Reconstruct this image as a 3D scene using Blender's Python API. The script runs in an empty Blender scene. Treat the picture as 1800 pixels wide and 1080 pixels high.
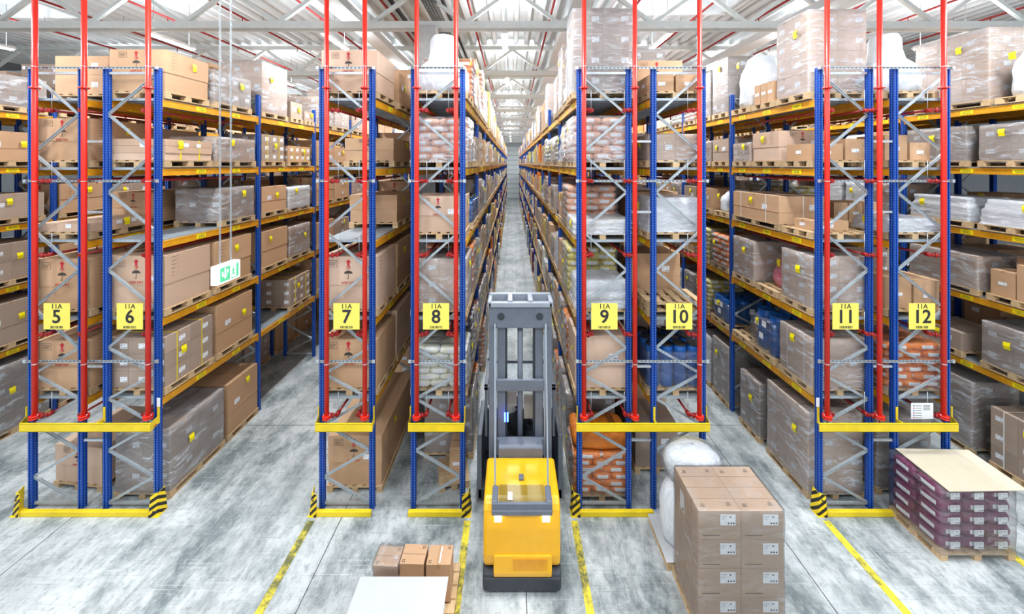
import bpy, math, random
from mathutils import Vector, Matrix
S = bpy.context.scene
COL = S.collection
PI = math.pi
# ------------------------------------------------------------------ camera
CZ, F = 6.65, 648.0
cam_d = bpy.data.cameras.new('camera')
cam = bpy.data.objects.new('camera', cam_d); COL.objects.link(cam)
cam.location = (0, 0, CZ); cam.rotation_euler = (PI/2, 0, 0)
cam_d.sensor_width = 36; cam_d.lens = 36*F/1800
cam_d.shift_y = -0.14; cam_d.clip_end = 300
S.camera = cam
S.view_settings.view_transform = 'Standard'; S.view_settings.look = 'None'
S.view_settings.exposure = 0.36; S.view_settings.gamma = 1
S.view_settings.use_curve_mapping = False
S.cycles.use_denoising = True
S.cycles.max_bounces = 8; S.cycles.diffuse_bounces = 3; S.cycles.glossy_bounces = 3
S.cycles.transparent_max_bounces = 10
S.cycles.caustics_reflective = False; S.cycles.caustics_refractive = False
# ------------------------------------------------------------------ daylight
W = bpy.data.worlds.new('daylight'); S.world = W; W.use_nodes = True
W.node_tree.nodes['Background'].inputs[0].default_value = (0.90, 0.96, 1.0, 1)
W.node_tree.nodes['Background'].inputs[1].default_value = .85
LAMP_X = (-16.6, -10.6, -5.5, -0.22, 4.6, 9.3, 13.4)
LAMP_Z = 10.4
LAMP_W = 190.0

# ------------------------------------------------------------------ materials
MATS = {}
def _lin(c):
    return tuple(((v/255)/12.92 if v/255 <= .04045 else ((v/255+.055)/1.055)**2.4) for v in c)
class NT:
    def __init__(s, name):
        s.m = bpy.data.materials.new(name); s.m.use_nodes = True
        s.t = s.m.node_tree; s.b = s.t.nodes['Principled BSDF']; MATS[name] = s.m
    def n(s, typ, **kw):
        nd = s.t.nodes.new(typ)
        for k, v in kw.items(): setattr(nd, k, v)
        return nd
    def l(s, a, b): s.t.links.new(a, b)
    def math(s, op, a, b=None, c=None):
        nd = s.n('ShaderNodeMath', operation=op)
        for i, v in enumerate((a, b, c)):
            if v is None: continue
            if isinstance(v, (int, float)): nd.inputs[i].default_value = v
            else: s.l(v, nd.inputs[i])
        return nd.outputs[0]
    def noise(s, vec, scale, detail=3, rough=.5):
        nd = s.n('ShaderNodeTexNoise'); nd.inputs['Scale'].default_value = scale
        nd.inputs['Detail'].default_value = detail; nd.inputs['Roughness'].default_value = rough
        s.l(vec, nd.inputs['Vector']); return nd.outputs['Fac']
    def mapping(s, vec, scale):
        nd = s.n('ShaderNodeMapping'); nd.inputs['Scale'].default_value = scale
        s.l(vec, nd.inputs['Vector']); return nd.outputs[0]
    def mix(s, fac, a, b):
        nd = s.n('ShaderNodeMix', data_type='RGBA')
        for i, v in ((0, fac), (6, a), (7, b)):
            if isinstance(v, (int, float)): nd.inputs[i].default_value = v
            elif isinstance(v, tuple): nd.inputs[i].default_value = (*v[:3], 1)
            else: s.l(v, nd.inputs[i])
        return nd.outputs[2]
    def ramp(s, fac, lo, hi):
        nd = s.n('ShaderNodeMapRange'); s.l(fac, nd.inputs[0])
        nd.inputs[1].default_value = lo; nd.inputs[2].default_value = hi
        return nd.outputs[0]
    def objco(s): return s.n('ShaderNodeTexCoord').outputs['Object']
    def bump(s, h, st, dist=.02):
        nd = s.n('ShaderNodeBump'); nd.inputs['Strength'].default_value = st
        nd.inputs['Distance'].default_value = dist; s.l(h, nd.inputs['Height']); return nd.outputs[0]
    def rnd(s): return s.n('ShaderNodeObjectInfo').outputs['Random']
def simple(name, rgb, rough=.5, metal=0, emis=0, vary=.0, scale=6):
    t = NT(name); c = _lin(rgb)
    t.b.inputs['Roughness'].default_value = rough; t.b.inputs['Metallic'].default_value = metal
    nz = t.noise(t.objco(), scale, 4)
    dk = tuple(v*(1-vary) for v in c); lt = tuple(min(1, v*(1+vary)) for v in c)
    t.l(t.mix(t.ramp(nz, .3, .7), dk, lt), t.b.inputs['Base Color'])
    if emis:
        t.b.inputs['Emission Color'].default_value = (*c, 1); t.b.inputs['Emission Strength'].default_value = emis
    return t.m
simple('beam_orange', (226, 158, 28), .42, vary=.12)
simple('galvanised', (196, 204, 210), .38, .55, vary=.12, scale=25)
simple('deck_steel', (168, 178, 186), .42, .3, vary=.12, scale=9)
simple('red_pipe', (222, 40, 26), .35, vary=.05)
simple('dark_red', (150, 22, 20), .45, vary=.1)
simple('sign_yellow', (240, 222, 96), .5)
simple('black', (16, 16, 18), .5)
simple('near_black', (36, 36, 40), .5, vary=.15)
simple('paper', (238, 240, 245), .6)
simple('tag_yellow', (250, 230, 10), .55)
simple('safety_yellow', (236, 204, 24), .45, vary=.08, scale=4)
simple('white_paint', (236, 238, 238), .45, vary=.03)
simple('roof_white', (226, 230, 232), .5, vary=.04, scale=2)
simple('truss_white', (226, 230, 228), .45, vary=.04)
simple('wall_white', (225, 230, 230), .6, vary=.04, scale=.6)
simple('wall_side', (120, 126, 132), .7, vary=.05)
simple('concrete_grey', (190, 192, 192), .8, vary=.1)
simple('print_red', (190, 30, 45), .7)
simple('print_dark', (70, 60, 55), .7)
simple('strap_yellow', (225, 205, 40), .5)
simple('strap_white', (225, 225, 225), .5)
simple('drum_blue', (22, 88, 165), .35, vary=.1)
simple('drum_lid', (18, 22, 30), .35)
simple('sheet_white', (190, 191, 193), .7, vary=.02)
simple('board_cream', (204, 192, 170), .7, vary=.03)
simple('truck_yellow', (238, 176, 26), .28, vary=.03)
simple('truck_grey', (98, 104, 116), .4, vary=.08)
simple('truck_light', (140, 146, 156), .35, vary=.05)
simple('truck_dark', (46, 50, 58), .5, vary=.1)
simple('steel_bright', (175, 180, 188), .3, .8)
simple('headlamp', (255, 244, 210), .3, emis=3.5)
simple('blue_lamp', (70, 110, 255), .3, emis=6)
simple('tube', (255, 255, 255), .3, emis=26)
simple('sign_lit', (235, 255, 245), .4, emis=.9)
simple('sign_green', (90, 205, 150), .4, emis=.35)
simple('cable_grey', (120, 126, 128), .6, .3)
simple('skin', (205, 150, 120), .5)
simple('hair', (70, 45, 28), .7)
simple('jacket', (28, 30, 36), .8, vary=.2)
simple('white_cloth', (225, 226, 228), .8)
simple('anthracite_seat', (60, 60, 66), .8)

def m_post():
    t = NT('post_blue'); t.b.inputs['Roughness'].default_value = .45; t.b.inputs['Specular IOR Level'].default_value = .3
    co = t.objco(); sp = t.n('ShaderNodeSeparateXYZ'); t.l(co, sp.inputs[0])
    x, y, z = sp.outputs
    zz = t.math('FRACT', t.math('MULTIPLY', z, 20.0))
    zm = t.math('LESS_THAN', zz, .42)
    ax = t.math('ABSOLUTE', x); ay = t.math('ABSOLUTE', y)
    fx = t.math('MULTIPLY', t.math('LESS_THAN', t.math('ABSOLUTE', t.math('SUBTRACT', ax, .026)), .0065), t.math('GREATER_THAN', ay, .03))
    fy = t.math('MULTIPLY', t.math('LESS_THAN', ay, .008), t.math('GREATER_THAN', ax, .045))
    hole = t.math('MULTIPLY', t.math('MAXIMUM', fx, fy), zm)
    base = t.mix(t.noise(co, 3, 2), _lin((0, 66, 158)), _lin((0, 54, 140)))
    t.l(t.mix(t.math('MULTIPLY', hole, .5), base, _lin((150, 180, 215))), t.b.inputs['Base Color'])
m_post()

def m_card(name, a, b, fl=.25):
    t = NT(name); t.b.inputs['Roughness'].default_value = .72
    co = t.objco(); r = t.rnd()
    n1 = t.noise(t.mapping(co, (1.5, 1.5, 4)), 1.6, 4, .6)
    c = t.mix(r, _lin(a), _lin(b))
    c = t.mix(t.math('MULTIPLY', t.ramp(n1, .35, .75), .22), c, _lin(tuple(v*.82 for v in a)))
    t.l(c, t.b.inputs['Base Color'])
    t.l(t.bump(t.noise(co, 5, 3), .25, .01), t.b.inputs['Normal'])
m_card('cardboard', (206, 166, 130), (188, 148, 112))
m_card('cardboard_pale', (214, 184, 162), (200, 166, 140))
m_card('cardboard_grey', (178, 156, 140), (160, 140, 126))
m_card('carton_brown', (186, 158, 134), (176, 148, 126))
m_card('tape', (176, 138, 100), (186, 146, 108))
def m_wood():
    t = NT('pallet_wood'); t.b.inputs['Roughness'].default_value = .75
    co = t.objco(); n = t.noise(t.mapping(co, (2, 14, 14)), 2.2, 5, .6)
    c = t.mix(t.ramp(n, .3, .7), _lin((222, 192, 150)), _lin((188, 152, 110)))
    t.l(t.mix(t.math('MULTIPLY', t.rnd(), .35), c, _lin((150, 130, 105))), t.b.inputs['Base Color'])
m_wood()
def m_sack(name, a, b):
    t = NT(name); t.b.inputs['Roughness'].default_value = .42
    co = t.objco(); sp = t.n('ShaderNodeSeparateXYZ'); t.l(co, sp.inputs[0]); x, y, z = sp.outputs
    az = t.math('LESS_THAN', t.math('ABSOLUTE', t.math('ADD', z, -.004)), .034)
    ax = t.math('LESS_THAN', t.math('ABSOLUTE', x), .105); ay = t.math('LESS_THAN', t.math('ABSOLUTE', y), .11)
    lab = t.math('MULTIPLY', t.math('MAXIMUM', ax, ay), az)
    sq = t.math('LESS_THAN', t.noise(t.mapping(co, (60, 60, 25)), 1.0, 1), .40)
    c = t.mix(t.ramp(t.noise(co, 9, 3), .3, .7), _lin(a), _lin(b))
    c = t.mix(lab, c, t.mix(t.math('MULTIPLY', sq, .25), _lin((236, 238, 242)), _lin((120, 122, 130))))
    t.l(c, t.b.inputs['Base Color'])
    t.l(t.bump(t.noise(co, 14, 4, .6), .6, .02), t.b.inputs['Normal'])
m_sack('sack_orange', (248, 142, 28), (232, 118, 22))
m_cloth_later = [('bag_orange', (236, 136, 40), (218, 116, 32))]
m_sack('sack_peach', (238, 176, 140), (226, 156, 118))
m_sack('sack_yellow', (228, 212, 110), (206, 190, 90))
m_sack('sack_pale', (226, 226, 190), (240, 240, 236))
m_sack('sack_purple', (130, 40, 92), (98, 26, 70))
m_sack('sack_violet', (70, 56, 96), (48, 38, 70))
def m_film(name, haze_lo, haze_glint_hi, tint=(235, 238, 245), scale=(.8, .8, 5)):
    t = NT(name); nt = t.t; nt.nodes.remove(t.b)
    out = [n for n in nt.nodes if n.type == 'OUTPUT_MATERIAL'][0]
    co = t.objco()
    warp = t.noise(co, 2.5, 3)
    v = t.n('ShaderNodeVectorMath', operation='ADD'); t.l(co, v.inputs[0])
    cmb = t.n('ShaderNodeCombineXYZ'); t.l(t.math('MULTIPLY', warp, .35), cmb.inputs[2]); t.l(cmb.outputs[0], v.inputs[1])
    st = t.noise(t.mapping(v.outputs[0], scale), 3.2, 7, .7)
    glint_patch = t.ramp(t.noise(co, 1.6, 2), .38, .62)
    fac = t.math('ADD', t.math('MULTIPLY', t.math('MULTIPLY', t.ramp(st, .48, .66), t.math('ADD', t.math('MULTIPLY', glint_patch, .75), .25)), haze_glint_hi-haze_lo), haze_lo)  # film haze plus highlights painted as white streaks, fuller in broad patches
    nrm = t.bump(st, .9, .03)
    tr = t.n('ShaderNodeBsdfTransparent'); df = t.n('ShaderNodeBsdfDiffuse'); gl = t.n('ShaderNodeBsdfGlossy')
    df.inputs[0].default_value = (*_lin(tint), 1); gl.inputs['Roughness'].default_value = .12
    gl.inputs[0].default_value = (.9, .9, .92, 1)
    t.l(nrm, gl.inputs['Normal']); t.l(nrm, df.inputs['Normal'])
    m1 = t.n('ShaderNodeMixShader'); t.l(fac, m1.inputs[0]); t.l(tr.outputs[0], m1.inputs[1]); t.l(df.outputs[0], m1.inputs[2])
    lw = t.n('ShaderNodeLayerWeight'); lw.inputs[0].default_value = .22; t.l(nrm, lw.inputs[1])
    g = t.math('ADD', t.math('MULTIPLY', lw.outputs['Fresnel'], .7), .06)
    m2 = t.n('ShaderNodeMixShader'); t.l(g, m2.inputs[0]); t.l(m1.outputs[0], m2.inputs[1]); t.l(gl.outputs[0], m2.inputs[2])
    t.l(m2.outputs[0], out.inputs[0])
m_film('film_clear', .11, .72)
m_film('film_light', .01, .22)
m_film('film_white', .5, 1.0, (240, 243, 250))
def m_wrapped(name, a, w):
    t = NT(name); t.b.inputs['Roughness'].default_value = .3
    co = t.objco(); st = t.noise(t.mapping(co, (1.2, 1.2, 9)), 3.5, 5, .65)
    c = t.mix(t.math('MULTIPLY', t.ramp(st, .42, .7), w), t.mix(t.rnd(), _lin(a), _lin(tuple(v*.88 for v in a))), _lin((232, 235, 242)))  # white streaks mixed into the colour stand for film haze and glints
    t.l(c, t.b.inputs['Base Color']); t.l(t.bump(st, .6, .02), t.b.inputs['Normal'])
m_wrapped('wrapped_brown', (186, 158, 138), .6)
m_wrapped('wrapped_white', (222, 224, 228), .6)
m_wrapped('wrapped_grey', (160, 158, 168), .7)
m_wrapped('wrapped_blue', (60, 84, 120), .6)
m_wrapped('wrapped_pink', (205, 90, 115), .45)
def m_cloth(name, a, b):
    t = NT(name); t.b.inputs['Roughness'].default_value = .38
    co = t.objco(); n = t.noise(t.mapping(co, (5, 5, 2)), 2.2, 5, .6)
    t.l(t.mix(t.ramp(n, .3, .7), _lin(a), _lin(b)), t.b.inputs['Base Color'])
    t.l(t.bump(n, .9, .05), t.b.inputs['Normal'])
for q_ in m_cloth_later: m_cloth(*q_)
m_cloth('bag_white', (214, 220, 228), (238, 241, 246))
def m_floor():
    t = NT('concrete_floor')
    co = t.objco()
    big = t.noise(co, .33, 5, .6); med = t.noise(t.mapping(co, (1.3, .8, 1)), 1.5, 8, .68)
    scr = t.noise(t.mapping(co, (9, .9, 1)), 1.1, 6, .6); fine = t.noise(co, 14, 4, .7)
    v = t.math('ADD', t.math('MULTIPLY', big, .4), t.math('MULTIPLY', med, .6))
    c = t.mix(t.ramp(v, .41, .55), _lin((108, 118, 120)), _lin((198, 202, 203)))
    spk = t.noise(t.mapping(co, (1.6, 1.0, 1)), 7.5, 9, .78)
    c = t.mix(t.math('MULTIPLY', t.ramp(spk, .52, .62), .55), c, _lin((104, 114, 116)))
    c = t.mix(t.math('MULTIPLY', t.ramp(spk, .46, .34), .5), c, _lin((216, 220, 220)))
    # hair-line scuffs running every way
    for sc_, rot in (((.6, 26, 1), .5), ((.6, 30, 1), -.7), ((22, .7, 1), .15)):
        mp = t.n('ShaderNodeMapping'); mp.inputs['Scale'].default_value = sc_; mp.inputs['Rotation'].default_value = (0, 0, rot); t.l(co, mp.inputs['Vector'])
        q = t.noise(mp.outputs[0], 1.6, 3, .5)
        c = t.mix(t.math('MULTIPLY', t.ramp(q, .62, .70), .35), c, _lin((232, 235, 235) if rot > 0 else (96, 104, 106)))
    c = t.mix(t.math('MULTIPLY', t.ramp(scr, .55, .75), .3), c, _lin((112, 122, 122)))
    c = t.mix(t.math('MULTIPLY', t.ramp(fine, .5, .8), .25), c, _lin((235, 236, 236)))
    # tyre tracks worn along the aisles
    sp = t.n('ShaderNodeSeparateXYZ'); t.l(co, sp.inputs[0])
    wv = t.math('ADD', sp.outputs[0], t.math('MULTIPLY', t.noise(co, .5, 2), .25))
    trk = None
    for x in (-.45, .75, 4.4, 5.3, 1.9, -5.9, -4.6):
        k = t.math('SUBTRACT', 1.0, t.math('MULTIPLY', t.math('ABSOLUTE', t.math('SUBTRACT', wv, x+.12)), 6.0))
        k = t.math('MAXIMUM', k, 0.0); trk = k if trk is None else t.math('MAXIMUM', trk, k)
    c = t.mix(t.math('MULTIPLY', trk, t.math('MULTIPLY', t.ramp(scr, .3, .65), .45)), c, _lin((80, 86, 88)))
    wear = t.ramp(t.noise(t.mapping(co, (.35, .5, 1)), 1.0, 3, .5), .48, .62)
    c = t.mix(t.math('MULTIPLY', wear, .32), c, _lin((120, 128, 130)))
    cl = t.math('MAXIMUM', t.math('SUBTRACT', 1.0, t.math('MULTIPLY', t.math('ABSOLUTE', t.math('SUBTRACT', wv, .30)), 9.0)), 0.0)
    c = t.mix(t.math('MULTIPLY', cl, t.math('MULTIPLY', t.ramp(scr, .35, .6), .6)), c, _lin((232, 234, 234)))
    t.l(c, t.b.inputs['Base Color'])
    t.l(t.math('ADD', t.math('MULTIPLY', med, .35), .28), t.b.inputs['Roughness'])
m_floor()
def m_line():
    t = NT('floor_yellow'); t.b.inputs['Roughness'].default_value = .6
    co = t.objco(); n = t.noise(t.mapping(co, (2, 1.5, 1)), 3.0, 6, .75)
    n2 = t.noise(co, .45, 2)
    v = t.math('ADD', t.math('MULTIPLY', n, .55), t.math('MULTIPLY', n2, .45))
    t.l(t.mix(t.ramp(v, .44, .55), _lin((236, 214, 50)), _lin((96, 98, 60))), t.b.inputs['Base Color'])
m_line()
def m_chev():
    t = NT('chevron'); t.b.inputs['Roughness'].default_value = .45
    sp = t.n('ShaderNodeSeparateXYZ'); t.l(t.objco(), sp.inputs[0]); x, y, z = sp.outputs
    v = t.math('FRACT', t.math('MULTIPLY', t.math('ADD', z, t.math('MULTIPLY', t.math('SUBTRACT', y, x), .9)), 7.2))
    t.l(t.mix(t.math('LESS_THAN', v, .5), _lin((240, 205, 25)), _lin((25, 24, 22))), t.b.inputs['Base Color'])
m_chev()
def m_back():
    t = NT('ribbed_wall'); t.b.inputs['Roughness'].default_value = .5
    sp = t.n('ShaderNodeSeparateXYZ'); t.l(t.objco(), sp.inputs[0])
    v = t.math('FRACT', t.math('MULTIPLY', sp.outputs[2], 1.1))
    t.l(t.mix(t.math('LESS_THAN', v, .12), _lin((232, 238, 238)), _lin((170, 182, 186))), t.b.inputs['Base Color'])
m_back()
def m_glass():
    t = NT('clear_glass'); nt = t.t; nt.nodes.remove(t.b)
    out = [n for n in nt.nodes if n.type == 'OUTPUT_MATERIAL'][0]
    tr = t.n('ShaderNodeBsdfTransparent'); tr.inputs[0].default_value = (.78, .82, .84, 1)
    gl = t.n('ShaderNodeBsdfGlossy'); gl.inputs['Roughness'].default_value = .35
    m = t.n('ShaderNodeMixShader'); m.inputs[0].default_value = .05
    t.l(tr.outputs[0], m.inputs[1]); t.l(gl.outputs[0], m.inputs[2]); t.l(m.outputs[0], out.inputs[0])
m_glass()

# ------------------------------------------------------------------ mesh helper
class MB:
    def __init__(s): s.v = []; s.f = []; s.mi = []; s.mn = []; s.sm = []
    def _m(s, m):
        if m not in s.mn: s.mn.append(m)
        return s.mn.index(m)
    def face(s, idx, m, sm=False): s.f.append(idx); s.mi.append(s._m(m)); s.sm.append(sm)
    def box(s, x0, y0, z0, x1, y1, z1, m, skip=''):
        b = len(s.v)
        s.v += [(x0,y0,z0),(x1,y0,z0),(x1,y1,z0),(x0,y1,z0),(x0,y0,z1),(x1,y0,z1),(x1,y1,z1),(x0,y1,z1)]
        for k, q in (('b',(0,3,2,1)),('t',(4,5,6,7)),('f',(0,1,5,4)),('r',(1,2,6,5)),('k',(2,3,7,6)),('l',(3,0,4,7))):
            if k not in skip: s.face(tuple(b+i for i in q), m)
        return s
    def bar(s, p, q, w, d, m, up=(0,1,0)):
        p = Vector(p); q = Vector(q); a = (q-p).normalized(); u = Vector(up)
        sx = a.cross(u).normalized()*w/2; sy = sx.normalized().cross(a).normalized()*d/2
        b = len(s.v)
        for c in (p, q):
            for e, g in ((-1,-1),(1,-1),(1,1),(-1,1)): s.v.append(tuple(c+sx*e+sy*g))
        for i in range(4): s.face((b+i, b+(i+1)%4, b+4+(i+1)%4, b+4+i), m)
        s.face((b+3,b+2,b+1,b), m); s.face((b+4,b+5,b+6,b+7), m)
        return s
    def cyl(s, p, q, r, m, n=12, r2=None, caps=True):
        p = Vector(p); q = Vector(q); a = (q-p).normalized()
        u = a.orthogonal().normalized(); w = a.cross(u); b = len(s.v); r2 = r if r2 is None else r2
        for c, rr in ((p, r), (q, r2)):
            for i in range(n):
                t = 2*PI*i/n; s.v.append(tuple(c+u*rr*math.cos(t)+w*rr*math.sin(t)))
        for i in range(n): s.face((b+i, b+(i+1)%n, b+n+(i+1)%n, b+n+i), m, True)
        if caps: s.face(tuple(b+n-1-i for i in range(n)), m); s.face(tuple(b+n+i for i in range(n)), m)
        return s
    def lathe(s, prof, m, n=20, c=(0,0,0), wob=0, seed=0):
        rg = random.Random(seed); b = len(s.v); ph = [rg.random()*6 for _ in range(4)]
        for k, (r, z) in enumerate(prof):
            for i in range(n):
                t = 2*PI*i/n
                rr = r*(1+wob*(math.sin(3*t+ph[0]+z*2)+.7*math.sin(7*t+ph[1]-z*5)+.5*math.sin(11*t+ph[2]+z*9)))
                s.v.append((c[0]+rr*math.cos(t), c[1]+rr*math.sin(t), c[2]+z))
        for k in range(len(prof)-1):
            for i in range(n):
                s.face((b+k*n+i, b+k*n+(i+1)%n, b+(k+1)*n+(i+1)%n, b+(k+1)*n+i), m, True)
        s.face(tuple(b+n-1-i for i in range(n)), m, True); s.face(tuple(b+(len(prof)-1)*n+i for i in range(n)), m, True)
        return s
    def prism(s, pts, x0, x1, m):          # outline in y,z extruded along x
        b = len(s.v); n = len(pts)
        for x in (x0, x1):
            for (y, z) in pts: s.v.append((x, y, z))
        for i in range(n): s.face((b+i, b+n+i, b+n+(i+1)%n, b+(i+1)%n), m)
        s.face(tuple(b+i for i in range(n)), m); s.face(tuple(b+2*n-1-i for i in range(n)), m)
        return s
    def mesh(s, name):
        me = bpy.data.meshes.new(name); me.from_pydata(s.v, [], s.f)
        for m in s.mn: me.materials.append(MATS[m])
        me.polygons.foreach_set('material_index', s.mi); me.polygons.foreach_set('use_smooth', s.sm)
        me.update(); return me
def put(name, me, loc=(0,0,0), parent=None, rz=0):
    o = bpy.data.objects.new(name, me if not isinstance(me, MB) else me.mesh(name)); COL.objects.link(o)
    o.location = loc; o.rotation_euler = (0, 0, rz); o.parent = parent
    return o
def tag(o, label, cat, group=None, kind=None):
    o['label'] = label; o['category'] = cat
    if group: o['group'] = group
    if kind: o['kind'] = kind
    return o
def thing(name, loc, label, cat, group=None, rz=0):
    o = bpy.data.objects.new(name, None); COL.objects.link(o); o.location = loc; o.rotation_euler = (0,0,rz)
    o.empty_display_size = .1
    return tag(o, label, cat, group)
def struct(name, mb, loc=(0,0,0)):
    o = put(name, mb, loc); o['kind'] = 'structure'; return o
_cache = {}
def cached(key, fn):
    if key not in _cache: _cache[key] = fn().mesh(str(key[0]))
    return _cache[key]
def bevel(o, w, seg=2):
    md = o.modifiers.new('soft_edges', 'BEVEL'); md.width = w; md.segments = seg; md.limit_method = 'ANGLE'; return o
FONT = {}
def text_mesh(txt, size, mat, bold=0.0):
    k = (txt, size, mat)
    if k in FONT: return FONT[k]
    cu = bpy.data.curves.new('lettering', 'FONT'); cu.body = txt; cu.size = size; cu.align_x = 'CENTER'; cu.align_y = 'CENTER'
    cu.extrude = .0012; cu.offset = bold; cu.resolution_u = 3
    o = bpy.data.objects.new('lettering', cu); COL.objects.link(o)
    bpy.context.view_layer.update()
    me = bpy.data.meshes.new_from_object(o.evaluated_get(bpy.context.evaluated_depsgraph_get()))
    bpy.data.objects.remove(o); bpy.data.curves.remove(cu)
    me.transform(Matrix.Rotation(PI/2, 4, 'X')); me.materials.clear(); me.materials.append(MATS[mat])
    FONT[k] = me; return me
def add_mesh(mb, me, off, mat, sx=1):
    b = len(mb.v)
    for v in me.vertices: mb.v.append((v.co.x*sx+off[0], v.co.y+off[1], v.co.z+off[2]))
    for p in me.polygons: mb.face(tuple(b+i for i in p.vertices), mat)

ORD = ('floor level', 'first shelf', 'second shelf', 'third shelf', 'fourth shelf', 'top shelf')
NTH = ('first', 'second', 'third', 'fourth', 'fifth', 'sixth', 'seventh', 'eighth', 'ninth', 'tenth', 'eleventh', 'twelfth',
       'thirteenth', 'fourteenth', 'fifteenth', 'sixteenth', 'seventeenth', 'eighteenth', 'nineteenth', 'twentieth')
# ------------------------------------------------------------------ racks
Y0, BAY, NB = 7.12, 2.8, 21
ZT = (0.0, 2.12, 3.66, 5.17, 6.58, 7.93)
TOP = 8.50
ROWS = {   # post centre lines
 3: (-13.75, -12.80+.0), 4: (-13.30, -12.35), 5: (-9.26, -8.30), 6: (-7.82, -6.84), 7: (-3.66, -2.70), 8: (-1.90, -.955),
 9: (1.30, 2.25), 10: (2.73, 3.68), 11: (5.93, 6.90), 12: (7.38, 8.38), 13: (10.55, 11.52)}
ROWS[3] = (-14.80, -13.85); ROWS[14] = (12.0, 12.95)
NAMEROW = {3: 'the rack behind the one beyond rack 5', 4: 'the rack across the aisle from rack 5', 13: 'the rack across the aisle from rack 12'}
def rk(r): return NAMEROW.get(r, 'rack %d' % r)
def rks(r): return {4: 'rack beyond rack 5', 3: 'rack behind that', 13: 'rack beyond rack 12', 14: 'rack behind that'}.get(r, 'rack %d' % r)
BAYS = {14: 0, 3: 0, 4: 3, 5: 3, 6: 6, 7: 4, 8: 7, 9: 7, 10: 4, 11: 6, 12: 3, 13: 4}      # bays whose members are built one by one
START = {3: 0, 4: 0, 13: 0}
def post_mb():
    m = MB(); w, d = .05, .043
    pr = [(-w,-d+.012),(-w+.012,-d),(-.012,-d),(-.008,-d+.01),(.008,-d+.01),(.012,-d),(w-.012,-d),(w,-d+.012),(w,d),(-w,d)]
    b = len(m.v); n = len(pr)
    for z in (0, TOP):
        for x, y in pr: m.v.append((x, y, z))
    for i in range(n): m.face((b+i, b+(i+1)%n, b+n+(i+1)%n, b+n+i), 'post_blue')
    m.face(tuple(b+n-1-i for i in range(n)), 'post_blue'); m.face(tuple(b+n+i for i in range(n)), 'post_blue')
    return m
NODES = [8.35, 7.60, 6.86, 6.10, 5.36, 4.60, 3.86, 3.10, 2.60, 2.12, 1.63, 1.13, .62, .12]
def brace_mb(w, lefttop):
    m = MB(); s = -1 if lefttop else 1
    for i in range(len(NODES)-1):
        xa = s*(w/2-.045)*(1 if i % 2 == 0 else -1); xb = -xa
        a = (xa, 0, NODES[i]); b = (xb, 0, NODES[i+1])
        m.bar(a, b, .042, .012, 'galvanised'); 
        va, vb = Vector(a), Vector(b); n = (vb-va).normalized().cross(Vector((0,1,0)))*.019
        m.bar(va+n+Vector((0,-.014,0)), vb+n+Vector((0,-.014,0)), .005, .03, 'galvanised')
        m.bar(va-n+Vector((0,-.014,0)), vb-n+Vector((0,-.014,0)), .005, .03, 'galvanised')
    for z in (8.40, .10): m.bar((-w/2+.04,0,z), (w/2-.04,0,z), .045, .03, 'galvanised')
    return m
def foot_mb():
    m = MB(); m.box(-.07,-.075,0,.07,.075,.008,'galvanised')
    for x, y in ((-.055,-.055),(.055,.055)): m.cyl((x,y,.008),(x,y,.03),.01,'steel_bright',6)
    return m
def beam_mb():
    m = MB(); L = BAY-.10
    m.box(-.022,.05,-.13,.022,.05+L,0,'beam_orange')
    for y in (.045, .05+L-.002): m.box(-.03,y,-.19,.03,y+.007,.03,'beam_orange')
    m.box(-.027,.055,-.012,.027,.05+L-.005,.004,'beam_orange')
    return m
def deck_mb(w):
    m = MB(); n = 9; L = BAY-.12; y = .06
    for i in range(n):
        a = y+i*L/n
        m.box(-w/2-.01, a+.004, -.012, w/2+.01, a+L/n-.004, 0, 'deck_steel')
        m.box(-w/2+.03, a+.004, -.05, w/2-.03, a+.016, -.012, 'deck_steel')
    for sx in (-1, 1): m.box(sx*(w/2+.012)-.004, y, -.034, sx*(w/2+.012)+.004, y+L, .0, 'deck_steel')
    return m
def loclab_mb(seed):
    m = MB(); rg = random.Random(seed)
    m.box(-.002,-.12,-.045,.002,.12,.045,'tag_yellow')
    for s in (-1, 1):
        for z in (.016, -.018):
            y = -.07
            while y < .07:
                d = rg.choice((.012,.02,.016)); m.box(s*.0022-.0005,y,z-.009,s*.0022+.0005,y+d*.7,z+.009,'print_dark'); y += d+.004
    return m
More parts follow.
